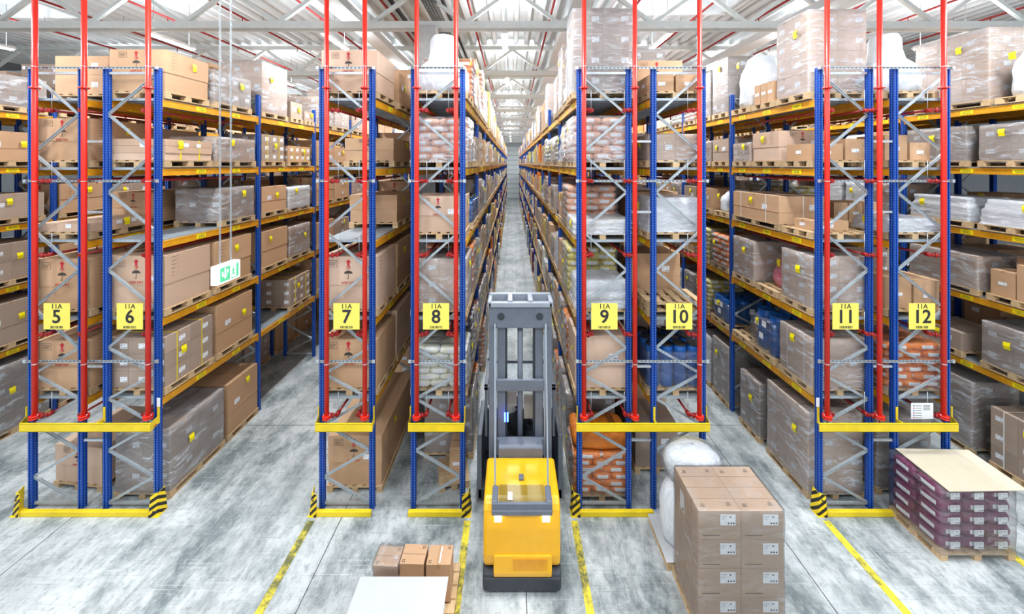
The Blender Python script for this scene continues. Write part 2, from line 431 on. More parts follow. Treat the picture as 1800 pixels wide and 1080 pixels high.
def rack(r):
    xl, xr = ROWS[r]; xc = (xl+xr)/2; w = xr-xl; y0 = Y0+START.get(r, 0)
    lab = {14: 'blue and orange pallet rack standing two racks beyond rack 12', 3: 'blue and orange pallet rack standing two racks beyond rack 5', 4: 'blue and orange pallet rack across the aisle from rack 5',
           13: 'blue and orange pallet rack across the aisle from rack 12'}.get(r, 'blue post and orange beam pallet rack carrying the yellow %d sign' % r)
    t = thing('pallet_rack', (xc, y0, 0), lab, 'pallet rack', 'pallet racks of the hall')
    pm = cached(('post',), post_mb); fm = cached(('foot_plate',), foot_mb)
    bm_ = cached(('brace', round(w,3), r % 2), lambda: brace_mb(w, r % 2 == 1))
    be = cached(('beam',), beam_mb); dk = cached(('deck', round(w,3)), lambda: deck_mb(w))
    nb = BAYS[r]
    side = 1 if xc < 0 else -1
    nfr = nb+1
    for i in range(nfr):
        fr = put('upright_frame', bm_, (0, i*BAY, 0), t)
        for s in (-1, 1):
            put('post', pm, (s*w/2, 0, 0), fr); put('foot_plate', fm, (s*w/2, -.001, 0), fr)
    pos = ((1/6, .5, 5/6) if r >= 8 else (.33, .71))
    for i in range(nb):
        for lv in range(1, 6):
            for s in (-1, 1):
                b = put('beam', be, (s*(w/2+.02), i*BAY, ZT[lv]-.036), t)
                if s == side and i < 3:
                    for k, f in enumerate(pos):
                        put('location_label', cached(('location_label', k), lambda: loclab_mb(k)), (s*.025, .05+f*2.7, -.06), b)
            put('shelf_deck', dk, (0, i*BAY, ZT[lv]), t)
    if r in (5, 9, 11):      # short struts tying this rack to its back-to-back neighbour
        gap = ROWS[r+1][0]-xr
        for i in (range(nfr) if r != 9 else range(nfr)):
            for z in (7.08, 5.72, 2.74, 1.32):
                put('row_spacer', cached(('row_spacer', round(gap,3)), lambda: MB().box(.05,-.02,-.02,gap-.05,.02,.02,'galvanised')), (w/2, i*BAY, z), t)
    # the far bays
    if nb < NB:
        mf, mbm, md = MB(), MB(), MB()
        for i in range(nb, NB):
            y = i*BAY
            for s in (-1, 1):
                mf.box(s*w/2-.05, y+BAY-.043, 0, s*w/2+.05, y+BAY+.043, TOP, 'post_blue')
                for lv in range(1, 6):
                    mbm.box(s*(w/2+.02)-.022, y+.05, ZT[lv]-.166, s*(w/2+.02)+.022, y+BAY-.05, ZT[lv]-.036, 'beam_orange')
            for k in range(len(NODES)-1):
                xa = (-1 if r % 2 else 1)*(w/2-.045)*(1 if k % 2 == 0 else -1)
                mf.bar((xa, y+BAY, NODES[k]), (-xa, y+BAY, NODES[k+1]), .04, .02, 'galvanised')
            for lv in range(1, 6): md.box(-w/2, y+.06, ZT[lv]-.03, w/2, y+BAY-.06, ZT[lv], 'deck_steel')
        for nme, m in (('upright_frame', mf), ('beam', mbm), ('shelf_deck', md)):
            put(nme, m, (0,0,0), t)['kind'] = 'stuff'
    return t
for r in ROWS: rack(r)

# row spacers between back to back racks (parts of the lower numbered rack side by side)
# ------------------------------------------------------------------ loads
def pallet_mb(lx, ly):
    m = MB(); W_ = 'pallet_wood'
    n = 3
    for i in range(n):
        x = -lx/2+(lx-.12)*i/(n-1)
        m.box(x, -ly/2, 0, x+.12, ly/2, .018, W_)
        for k in range(3):
            y = -ly/2+(ly-.14)*k/2
            m.box(x, y, .018, x+.12, y+.14, .095, W_)
        m.box(x, -ly/2, .095, x+.12, ly/2, .115, W_) if False else None
    for k in range(3):
        y = -ly/2+(ly-.12)*k/2
        m.box(-lx/2, y, .096, lx/2, y+.12, .116, W_)
    nb = 6 if lx > 1 else 5
    for i in range(nb):
        x = -lx/2+(lx-.12)*i/(nb-1)
        m.box(x, -ly/2, .117, x+.12, ly/2, .139, W_)
    return m
PH = .14
def carton_mb(x, y, z, mat='cardboard', tape=True):
    m = MB(); g = .0025
    m.box(-x/2+g, -y/2+g, g, x/2-g, y/2-g, z-g, mat)
    if tape:
        m.box(-x/2+g-.001, -.025, z-.05, x/2-g+.001, .025, z-g+.0012, 'tape')
        m.box(-x/2+g, -.0015, z-g+.001, x/2-g, .0015, z-g+.002, 'print_dark')
        m.box(-.022, -y/2+g-.001, z-.07, .022, y/2-g+.001, z-.06, 'tape') if y > x else None
    return m
def label_mb(w, h, diamonds=3):
    # white sticker lying in the x-z plane facing -y
    m = MB(); m.box(-w/2, -.0015, -h/2, w/2, 0, h/2, 'paper')
    s = h*.105
    for i in range(diamonds):
        cx = w*.38-i*s*2.3; cz = -h*.30
        b = len(m.v); m.v += [(cx-s*.95,-.0028,cz),(cx,-.0028,cz-s*.95),(cx+s*.95,-.0028,cz),(cx,-.0028,cz+s*.95)]
        m.face((b,b+1,b+2,b+3), 'black')
    for k in range(3): m.box(-w*.42, -.0024, h*(.30-k*.13), -w*.42+w*(.36-.08*k), -.0022, h*(.32-k*.13), 'print_dark')
    m.box(w*.1, -.0024, h*.2, w*.22, -.0022, h*.32, 'print_dark')
    return m
def ytag_mb():
    m = MB(); b = len(m.v)
    m.v += [(-.06,-.004,.075),(.055,-.004,.085),(.05,-.022,.01),(-.055,-.02,0),(-.045,-.006,-.08),(.06,-.008,-.07)]
    m.face((b,b+3,b+2,b+1), 'tag_yellow'); m.face((b+3,b+4,b+5,b+2), 'tag_yellow')
    m.v += [(x, y-.002, z) for x, y, z in m.v[b:b+6]]
    m.face((b+6,b+7,b+8,b+9), 'tag_yellow'); m.face((b+9,b+8,b+11,b+10), 'tag_yellow')
    return m
def marks_mb():
    m = MB()
    # arrow
    b = len(m.v); m.v += [(-.022,-.002,.10),(.022,-.002,.10),(.022,-.002,.165),(.055,-.002,.165),(0,-.002,.225),(-.055,-.002,.165),(-.022,-.002,.165)]
    m.face(tuple(range(b, b+7)), 'print_red'); m.box(-.04,-.002,.075,.04,0,.088,'print_red')
    add_mesh(m, text_mesh('UP', .06, 'print_red'), (0,-.001,.045), 'print_red')
    # umbrella
    b = len(m.v); m.v.append((0,-.002,-.055)); n = 10
    for i in range(n+1):
        a = PI*i/n; m.v.append((.085*math.cos(a), -.002, -.055+.062*math.sin(a)))
    for i in range(n): m.face((b, b+1+i, b+2+i), 'print_dark')
    m.box(-.004,-.002,-.15,.004,0,-.05,'print_dark'); m.box(-.026,-.002,-.155,.004,0,-.147,'print_dark'); m.box(-.03,-.002,-.155,-.024,0,-.13,'print_dark')
    add_mesh(m, text_mesh('KEEP DRY', .062, 'print_red'), (0,-.001,-.235), 'print_red')
    # stamped box at the side
    for (x0,z0,x1,z1) in ((-.40,.20,-.22,.205),(-.40,.07,-.22,.075),(-.40,.07,-.395,.205),(-.225,.07,-.22,.205)): m.box(x0,-.001,z0,x1,0,z1,'print_dark')
    for k in range(4): m.box(-.375,-.001,.098+k*.022,-.275+.012*k,0,.104+k*.022,'print_dark')
    return m
def sidelines_mb():
    m = MB()
    for k in range(6):
        z = .22-k*.075
        m.box(-.1,-.001,z,.02-.012*k,0,z+.006,'print_dark'); m.box(.03,-.001,z,.045,0,z+.01,'print_dark')
    return m
def sack_mb(x, y, z, mat, seed=0):
    rg = random.Random(seed); m = MB(); nx, ny, nz = 8, 8, 3
    # superellipsoid pillow
    nu, nv = 20, 7; b = 0
    for j in range(nv+1):
        ph = -PI/2+PI*j/nv; cz = math.sin(ph); cr = math.cos(ph)
        cz = math.copysign(abs(cz)**.85, cz); cr = cr**.42 if cr > 1e-6 else 0
        for i in range(nu):
            t = 2*PI*i/nu; c, s_ = math.cos(t), math.sin(t)
            X = math.copysign(abs(c)**.38, c)*cr; Y = math.copysign(abs(s_)**.38, s_)*cr
            k = 1+.02*math.sin(5*t+seed)+.015*math.sin(9*t+2*seed)
            m.v.append((X*x/2*k, Y*y/2*k, cz*z/2*(1-.18*(X*X*Y*Y))+.004*math.sin(7*X+seed)))
    for j in range(nv):
        for i in range(nu):
            m.face((j*nu+i, j*nu+(i+1)%nu, (j+1)*nu+(i+1)%nu, (j+1)*nu+i), mat, True)
    return m
def film_mb(x, y, z, mat='film_clear', seed=0, amp=.012, taper=0.0, z0=-.05, skirt=True):
    rg = random.Random(seed); m = MB()
    # rounded rectangle rings
    def ring(zz, k, e=0):
        pts = []; n = 6; r = .05
        hx, hy = x/2*k+e, y/2*k+e
        for (sx, sy, a0) in ((1,-1,-PI/2),(1,1,0),(-1,1,PI/2),(-1,-1,PI)):
            for i in range(4):
                a = a0+PI/2*i/3; pts.append((sx*(hx-r)+r*math.cos(a), sy*(hy-r)+r*math.sin(a)))
        out = []
        for i, p in enumerate(pts):
            q = pts[(i+1) % len(pts)]
            sub = 5 if i % 4 == 3 else 1
            for k_ in range(sub):
                f = k_/sub; out.append((p[0]+(q[0]-p[0])*f, p[1]+(q[1]-p[1])*f))
        return [(a, b_, zz) for a, b_ in out]
    ZS = [z0+(z-z0)*i/9 for i in range(10)]
    rings = []
    for i, zz in enumerate(ZS):
        e = .006+amp*(rg.random()-.3); k = 1-taper*max(0, zz)/z
        R = ring(zz, k, e)
        rings.append([(a*(1+rg.uniform(-.004,.004)), b_*(1+rg.uniform(-.006,.006)), c+(rg.uniform(-.01,.01) if 0 < i < 9 else 0)) for a, b_, c in R])
    rings.append([(a*.93, b_*.93, z+.012) for a, b_, c in ring(z, 1-taper, 0)])
    n = len(rings[0])
    for R in rings: m.v += R
    for k in range(len(rings)-1):
        for i in range(n): m.face((k*n+i, k*n+(i+1)%n, (k+1)*n+(i+1)%n, (k+1)*n+i), mat, True)
    m.face(tuple((len(rings)-1)*n+i for i in range(n)), mat)
    return m

STUFF = {'P': MB(), 'C': MB(), 'W': MB(), 'S': MB()}
NPAL = [0]
def where(row, lv, k):
    if lv == 0: a = 'on the floor under'
    else: a = 'on the %s of' % ORD[lv]
    return '%s, %s %s, %s place' % ('%s', ORD[lv], rks(row), NTH[k]) if False else (ORD[lv]+' of '+rks(row)+', '+NTH[k]+' place in')
def lbl(desc, row, lv, k): 
    return desc+', '+where(row, lv, k)
def place_parts(t, front, sidef, x, y, z, side, tagp=True, rg=None, lab=(.16,.11), nd=3, mid=None):
    """stickers on the front (-y) and aisle (side*x) faces: lists of (u, z) from centre"""
    lm = cached(('shipping_label', lab, nd), lambda: label_mb(lab[0], lab[1], nd))
    for (u, zz) in front: put('shipping_label', lm, (u, -y/2-.0005, zz), t)
    for (u, zz) in sidef: put('shipping_label', lm, (side*(x/2+.0005), u, zz), t, rz=side*PI/2)
def load(row, lv, k, kind, y0, y1, h, mat=None, n=None, w=1.12, rz=0, strap=None, film=None, pal=True, desc=None, dx=0, extra=None, tagd=True):
    """one pallet place: pallet plus what stands on it"""
    xl, xr = ROWS[row]; xc = (xl+xr)/2+dx; yc = (y0+y1)/2; L = y1-y0; side = 1 if xc < 0 else -1
    rg = random.Random(row*1000+lv*100+k)
    z = ZT[lv]+.001
    near = y0 < 13.5
    pn = (row, lv, k); code = '%d_%d_%d' % pn
    if code in BACK_LOADS and kind not in 'MP':
        far(row, lv, kind, y0, y1, h, random.Random(row*7919+lv*131+k)); return
    if pal:
        pm = cached(('wooden_pallet', round(w,2), round(L,2)), lambda: pallet_mb(w, L))
        if code not in BACK_PALLETS:
            NPAL[0] += 1
            p = put('wooden_pallet', pm, (xc, yc, z), rz=rz); tag(p, lbl('wooden pallet', *pn), 'pallet', 'loaded wooden pallets'); p['slot'] = 'P%d_%d_%d' % pn
            p.name = 'wooden_pallet'
        else:
            m = STUFF['P']; m.box(xc-w/2, y0, z, xc+w/2, y0+.1, z+PH-.04, 'pallet_wood'); m.box(xc-w/2, y0, z+PH-.04, xc+w/2, y1, z+PH, 'pallet_wood')
            m.box(xc-w/2, y1-.1, z, xc+w/2, y1, z+PH-.04, 'pallet_wood')
        z += PH
    wx, ly = w-.04, L-.03
    def T(name, desc_, cat, grp):
        o = thing(name, (xc, yc, z), lbl(desc or desc_, *pn), cat, grp, rz); o['slot'] = 'L%d_%d_%d' % pn; return o
    sx = side*(wx/2)
    def ytag(t, u=None, zz=None, xx=None):
        if not tagd: return
        put('yellow_tag', cached(('yellow_tag',), ytag_mb), (side*((xx or wx)/2+.012), u if u is not None else rg.uniform(-.25, .25)*ly, zz or h*rg.uniform(.55, .85)), t, rz=side*PI/2+rg.uniform(-.1,.1))
    if kind == 'K':      # two-piece export carton
        t = T('export_carton', 'export carton with red arrow marks', 'carton', 'large export cartons in the racks')
        mt = mat or ('cardboard_pale' if rg.random() < .3 else 'cardboard')
        put('carton_base', MB().box(-wx/2+.006, -ly/2+.006, 0, wx/2-.006, ly/2-.006, h-.01, mt), (0,0,0), t)
        hh = h*.46
        lid = MB().box(-wx/2-.003, -ly/2-.003, hh, wx/2+.003, ly/2+.003, h, mt, skip='b'); put('lid', lid, (0,0,0), t)
        zm = hh+(h-hh)*.5; s = min(1.0, (h-hh)/.52)
        mm = put('printed_marks', cached(('printed_marks',), marks_mb), (-.02, -ly/2-.0045, zm+.0), t); mm.scale = (s,1,s)
        sl = put('printed_marks', cached(('printed_lines',), sidelines_mb), (side*(wx/2+.0045), -ly*.28, zm), t, rz=side*PI/2); sl.scale = (s,1,s)
        if rg.random() < .5: ytag(t, zz=h*.75)
        if rg.random() < .4: place_parts(t, [(.28, hh*1.25)], [], wx, ly+.01, h, side, lab=(.22,.1), nd=4)
    elif kind == 'O':    # single plain carton
        mt = mat or rg.choice(('cardboard','cardboard','cardboard_grey'))
        t = T('carton', 'plain brown carton', 'carton', 'plain cartons in the racks')
        put('carton_body', carton_mb(wx, ly, h, mt), (0,0,0), t)
        if h > .6: put('lid_edge', MB().box(-wx/2-.004, -ly/2-.004, h*.42, wx/2+.004, ly/2+.004, h*.42+.012, mt), (0,0,0), t)
        place_parts(t, [(wx*.2, h*.6)], [(-ly*.22, h*.55)], wx, ly, h, side, lab=(.17,.12))
        ytag(t)
        if strap:
            for u in (-.25, .3):
                put('strap', MB().box(-wx/2-.004, ly*u, 0, wx/2+.004, ly*u+.016, h+.004, strap), (0,0,0), t)
            put('strap', MB().box(-.01, -ly/2-.004, 0, .006, ly/2+.004, h+.005, strap), (0,0,0), t)
    elif kind in 'CW':   # grid of cartons, with or without stretch film
        nx, ny, nz = n or (2, 2, max(1, round(h/.36)))
        mt = mat or ('cardboard_pale' if kind == 'W' and rg.random() < .5 else rg.choice(('cardboard','cardboard_grey')))
        if kind == 'C': t = T('carton_stack', 'stack of brown cartons', 'carton stack', 'unwrapped carton stacks in the racks')
        else: t = T('wrapped_carton_stack', 'cartons wrapped in stretch film', 'carton stack', 'film wrapped carton stacks in the racks')
        cx, cy, cz = wx/nx, ly/ny, h/nz
        if near:
            cm = cached(('carton', round(cx,3), round(cy,3), round(cz,3), mt), lambda: carton_mb(cx, cy, cz, mt))
            lw = (.14,.10) if cz > .22 else (.11,.07)
            lm = cached(('shipping_label', lw, 3), lambda: label_mb(lw[0], lw[1], 3))
            for i in range(nx):
                for j in range(ny):
                    for q in range(nz):
                        vis_f = j == 0; vis_s = i == (nx-1 if side > 0 else 0); vis_t = q == nz-1
                        if not (vis_f or vis_s or vis_t): continue
                        c = put('carton', cm, (-wx/2+cx*(i+.5), -ly/2+cy*(j+.5), cz*q), t)
                        if vis_f: put('shipping_label', lm, (cx*.25, -cy/2+.0015, cz*.5), c)
                        if vis_s: put('shipping_label', lm, (side*(cx/2-.0015), cy*.15, cz*.5), c, rz=side*PI/2)
        else:
            m = MB(); wm = {'cardboard_pale': 'wrapped_brown', 'cardboard_grey': 'wrapped_brown'}.get(mt, 'wrapped_white' if rg.random() < .3 else 'wrapped_brown') if kind == 'W' else mt
            for q in range(nz):
                for i in range(nx): 
                    for j in range(ny): m.box(-wx/2+cx*i+.004, -ly/2+cy*j+.004, cz*q+.004, -wx/2+cx*(i+1)-.004, -ly/2+cy*(j+1)-.004, cz*(q+1), wm)
            put('cartons', m, (0,0,0), t)['kind'] = 'stuff'
            lm = cached(('shipping_label', (.14,.1), 3), lambda: label_mb(.14, .10, 3))
            for q in range(min(nz, 4)): put('shipping_label', lm, (side*(wx/2+.012), 0, cz*(q+.5)), t, rz=side*PI/2)
        if kind == 'W' and near:
            put('stretch_film', film_mb(wx+.012, ly+.012, h+.004, film or 'film_clear', row*7+lv+k), (0,0,0), t)
        if strap:
            for u in (-.28, .24):
                put('strap', MB().box(-wx/2-.006, ly*u, 0, wx/2+.006, ly*u+.014, h+.006, strap), (0,0,0), t)
        ytag(t, xx=wx+.03)
    elif kind == 'S':    # sacks
        mt = mat or rg.choice(('sack_orange','sack_peach','sack_yellow','sack_pale'))
        cname = {'sack_orange':'orange','sack_peach':'pale orange','sack_yellow':'yellow','sack_pale':'white and cream','sack_purple':'purple','sack_violet':'dark violet'}[mt]
        t = T('sack_stack', '%s film wrapped sacks' % cname, 'sack stack', '%s sack stacks in the racks' % cname)
        nl = max(2, round(h/.135)); hz = h/nl
        nx, ny = (3, 2) if ly < 1 else (3, 3)
        if near:
            pats = ((3, 2), (2, 3)) if ly < 1 else ((3, 3), (2, 4))
            for q in range(nl):
                nx, ny = pats[q % 2] if h > .3 else pats[0]
                sm = [cached(('sack', round(wx,2), round(ly,2), round(hz,3), mt, q_, nx), lambda: sack_mb(wx/nx*1.04, ly/ny*1.05, hz*1.16, mt, q_)) for q_ in range(3)]
                for i in range(nx):
                    for j in range(ny):
                        if q < nl-1 and 0 < i < nx-1 and 0 < j: continue
                        if q < nl-1 and j == ny-1 and i != (nx-1 if side > 0 else 0): continue
                        put('sack', sm[rg.randrange(3)], (-wx/2+wx/nx*(i+.5)+rg.uniform(-.012,.012), -ly/2+ly/ny*(j+.5)+rg.uniform(-.012,.012), hz*(q+.5)), t, rz=rg.uniform(-.03,.03))
            put('stretch_film', film_mb(wx+.05, ly+.05, h+.02, film or 'film_light', row+lv*3+k, .02), (0,0,0), t)
        else:
            m = MB()
            for q in range(nl):
                for i in range(3): m.v and None; m.box(-wx/2+i*wx/3+.01, -ly/2+rg.uniform(0,.02), hz*q+.012, -wx/2+(i+1)*wx/3-.01, ly/2-rg.uniform(0,.02), hz*(q+1), mt)
            put('sacks', m, (0,0,0), t)['kind'] = 'stuff'
        ytag(t, xx=wx+.06)
    elif kind == 'B':    # big soft bag or shrouded load
        t = T('bulk_bag', 'white plastic shrouded bulk bag', 'bulk bag', 'white bulk bags in the racks')
        rr = min(wx, ly)/2*.98
        pr = [(rr*.96,0),(rr*1.0,h*.12),(rr*.97,h*.35),(rr*1.0,h*.5),(rr*.92,h*.66),(rr*.72,h*.8),(rr*.62,h*.92),(rr*.4,h*.99),(rr*.1,h)]
        if n == 'neck': pr = [(rr*1.0,0),(rr*1.02,h*.12),(rr*.98,h*.34),(rr*.86,h*.46),(rr*.60,h*.56),(rr*.52,h*.72),(rr*.50,h*.9),(rr*.42,h*.97),(rr*.1,h)]
        if mat == 'wrapped_pink': pr = [(rr*.8,0),(rr*1.0,h*.18),(rr*.95,h*.4),(rr*.7,h*.62),(rr*.5,h*.78),(rr*.45,h*.9),(rr*.2,h)]
        b = put('bag_body', MB().lathe(pr, mat or 'bag_white', 28, wob=.02, seed=k+lv), (0,0,0), t); b.scale = (wx/2/rr if mat is None else 1, 1, 1)
        ytag(t, xx=rr*2 if mat else wx)
    elif kind == 'R':    # loose shrouded load with slanting skirt
        t = T('shrouded_load', 'load under wrinkled white film', 'wrapped load', 'shrouded loads in the racks')
        put('covered_goods', MB().box(-wx*.42, -ly*.42, 0, wx*.42, ly*.42, h*.94, mat or 'wrapped_white'), (0,0,0), t)
        put('shroud', film_mb(wx, ly, h, film or 'film_white', k+lv*9, .05, taper=.12, z0=0), (0,0,0), t)
        ytag(t)
    elif kind == 'D':    # drums
        t = T('drum_group', 'blue drums bound in film', 'drums', 'blue drums in the racks')
        nx, ny = n or (3, 2); rr = min(wx/nx, ly/ny)/2-.006
        dm = cached(('drum', round(rr,3), h), lambda: MB().lathe([(rr*.96,0),(rr,.02),(rr,h*.32),(rr*.97,h*.335),(rr,h*.35),(rr,h*.62),(rr*.97,h*.635),(rr,h*.65),(rr,h*.9),(rr*.93,h*.97),(rr*.9,h-.012)], 'drum_blue', 20))
        lidc = mat or 'drum_lid'
        dl = cached(('drum_lid', round(rr,3), lidc), lambda: MB().lathe([(rr*.9,0),(rr*.98,.004),(rr*.98,.028),(rr*.9,.034),(rr*.86,.02),(rr*.3,.02),(rr*.02,.022)], lidc, 20))
        for i in range(nx):
            for j in range(ny):
                d = put('drum', dm, (-wx/2+wx/nx*(i+.5), -ly/2+ly/ny*(j+.5), 0), t); put('drum_lid', dl, (0,0,h-.012), d)
        put('stretch_film', film_mb(wx, ly, h*.86, 'film_light', k, .02), (0,0,0), t); ytag(t)
        if lidc == 'drum_blue':
            place_parts(t, [(.1,h*.6)], [(-.1,h*.75),(.15,h*.7),(0,h*.4)], wx+.03, ly+.03, h, side, lab=(.14,.14), nd=0)
    elif kind == 'F':    # flat long cartons in layers
        t = T('flat_carton_bundle', 'low bundle of flat cartons', 'carton bundle', 'flat carton bundles in the racks')
        nz = n[2] if n else 2; cz = h/nz; cm = cached(('flat_carton', wx, ly, cz), lambda: carton_mb(wx, ly, cz, 'cardboard_pale', False))
        for q in range(nz): put('flat_carton', cm, (rg.uniform(-.01,.01), 0, cz*q), t)
        if strap:
            for u in (-.2, .2): put('strap', MB().box(-wx/2-.01, ly*u, 0, wx/2+.01, ly*u+.014, h+.005, strap), (0,0,0), t)
        place_parts(t, [(.1, h*.7)], [(-.1, h*.75), (.2, h*.75)], wx+.02, ly, h, side, lab=(.11,.08), nd=0); ytag(t)
    elif kind == 'P':    # spare pallets
        for q in range(n or 3):
            p = put('wooden_pallet', cached(('wooden_pallet', round(w,2), round(L,2)), lambda: pallet_mb(w, L)), (xc+rg.uniform(-.02,.02), yc, z+q*PH), rz=rz+rg.uniform(-.02,.02))
            tag(p, lbl('spare wooden pallet, %s up' % NTH[q+1], row, lv, k).replace(' place in', ' place'), 'pallet', 'spare wooden pallets')
    elif kind == 'M':    # loose cartons side by side on one pallet: extra = list of (x0,y0,x1,y1,h)
        for q, (a, b, c, d, hh) in enumerate(extra):
            o = thing('carton', (xc+(a+c)/2, yc+(b+d)/2, z), lbl('%s loose brown carton' % NTH[q], *pn), 'carton', 'loose cartons on pallets')
            put('carton_body', carton_mb(c-a, d-b, hh, mat or 'cardboard'), (0,0,0), o)
            place_parts(o, [(.0, hh*.45)], [(0, hh*.5)], c-a, d-b, hh, side, lab=(.14,.07), nd=3)

# places the photograph shows nothing of: they are filled in the shared background meshes
BACK_LOADS = set('''10_0_3 10_0_4 10_0_5 10_0_7 10_0_8 10_1_3 10_1_4 10_1_5 10_1_6 10_1_7 10_1_8 10_2_3 10_2_5 10_2_6 10_2_7 10_2_8 10_3_5 10_3_6 10_3_8 10_4_2 10_4_3 10_4_4 10_4_5 10_4_6 10_4_7 10_4_8 10_5_3 10_5_4 10_5_5 10_5_6 10_5_7 10_5_8 11_0_10 11_0_11 11_0_12 11_0_14 11_0_6 11_0_7 11_0_8 11_0_9 11_1_10 11_1_12 11_1_13 11_1_14 11_1_9 11_2_10 11_2_11 11_2_12 11_2_14 11_2_7 11_2_8 11_3_11 11_3_14 11_4_10 11_4_11 11_4_12 11_4_13 11_4_5 11_4_6 11_4_7 11_4_8 11_4_9 11_5_12 11_5_13 11_5_14 12_0_1 12_0_3 12_0_4 12_0_5 12_0_6 12_0_7 12_0_8 12_1_2 12_1_6 12_1_7 12_1_8 12_2_3 12_2_7 12_2_8 12_3_8 12_4_6 12_4_7 12_4_8 12_5_1 12_5_3 12_5_4 12_5_5 12_5_7 12_5_8 13_0_10 13_0_11 13_0_3 13_0_4 13_0_5 13_0_6 13_0_7 13_0_8 13_0_9 13_1_10 13_1_11 13_1_4 13_1_5 13_1_6 13_1_7 13_1_8 13_1_9 13_2_10 13_2_11 13_2_5 13_2_6 13_2_7 13_2_9 13_3_8 13_4_10 13_4_11 13_4_5 13_4_6 13_4_7 13_5_10 13_5_11 13_5_3 13_5_4 13_5_5 13_5_8 13_5_9 4_0_3 4_1_3 4_4_2 4_4_3 5_1_2 5_1_4 5_1_5 5_2_2 5_4_2 5_4_3 5_4_4 5_4_5 5_5_3 5_5_4 6_0_6 6_0_7 6_0_8 6_0_9 6_1_9 6_2_9 6_4_6 6_4_7 6_4_8 6_4_9 7_0_4 7_0_5 7_1_3 7_1_4 7_1_5 7_2_3 7_2_4 7_2_5 7_4_3 7_4_4 7_4_5 7_5_3 7_5_4 7_5_5 8_1_14 8_3_14 9_0_10 9_0_6 9_0_7'''.split())
BACK_PALLETS = set('''10_0_1 10_0_3 10_0_4 10_0_5 10_1_1 10_1_3 10_1_4 10_1_5 10_1_6 10_2_2 10_2_3 10_2_5 10_2_6 10_3_2 10_3_3 10_3_4 10_3_5 10_3_6 10_4_2 10_4_3 10_4_4 10_4_5 10_4_6 10_5_2 10_5_3 10_5_4 10_5_5 10_5_6 11_0_4 11_0_6 11_1_5 11_1_6 11_3_4 11_3_6 11_4_5 12_0_1 12_0_3 12_0_4 12_0_5 12_0_6 12_1_1 12_1_2 12_1_3 12_1_4 12_1_5 12_1_6 12_2_1 12_2_2 12_2_3 12_2_4 12_2_5 12_2_6 12_3_3 12_3_4 12_3_6 12_4_1 12_4_3 12_4_4 12_4_5 12_4_6 12_5_1 12_5_3 12_5_4 12_5_5 13_0_3 13_0_4 13_0_5 13_0_6 13_1_4 13_1_5 13_1_6 13_2_5 13_2_6 13_3_4 13_3_5 13_4_3 13_4_4 13_4_5 13_4_6 4_0_3 4_1_3 4_2_2 5_0_2 5_1_2 5_1_4 5_1_5 5_2_1 5_2_2 5_2_3 5_2_4 5_2_5 5_3_2 5_3_3 5_3_4 5_3_5 5_4_2 5_4_3 5_4_4 5_4_5 5_5_2 5_5_3 5_5_4 5_5_5 6_0_6 6_0_7 6_0_8 6_0_9 6_1_5 6_1_6 6_1_7 6_1_9 6_2_5 6_2_7 6_2_9 6_3_6 6_3_7 6_3_8 6_3_9 6_4_7 6_4_8 6_4_9 6_5_10 6_5_9 7_0_3 7_0_4 7_0_5 7_1_2 7_1_3 7_1_4 7_1_5 7_2_2 7_2_3 7_2_4 7_2_5 7_3_2 7_3_4 7_3_5 7_4_3 7_4_4 7_4_5 7_5_2 7_5_3 7_5_4 7_5_5 8_0_10 8_0_11 8_0_12 8_0_14 8_0_8 8_0_9 8_1_14 8_2_12 8_3_11 8_3_12 8_3_14 8_4_10 8_4_12 8_4_13 8_4_14 8_4_8 8_4_9 8_5_12 9_0_10 9_0_11 9_0_12 9_0_13 9_0_4 9_0_5 9_0_6 9_0_8 9_0_9 9_1_5'''.split())
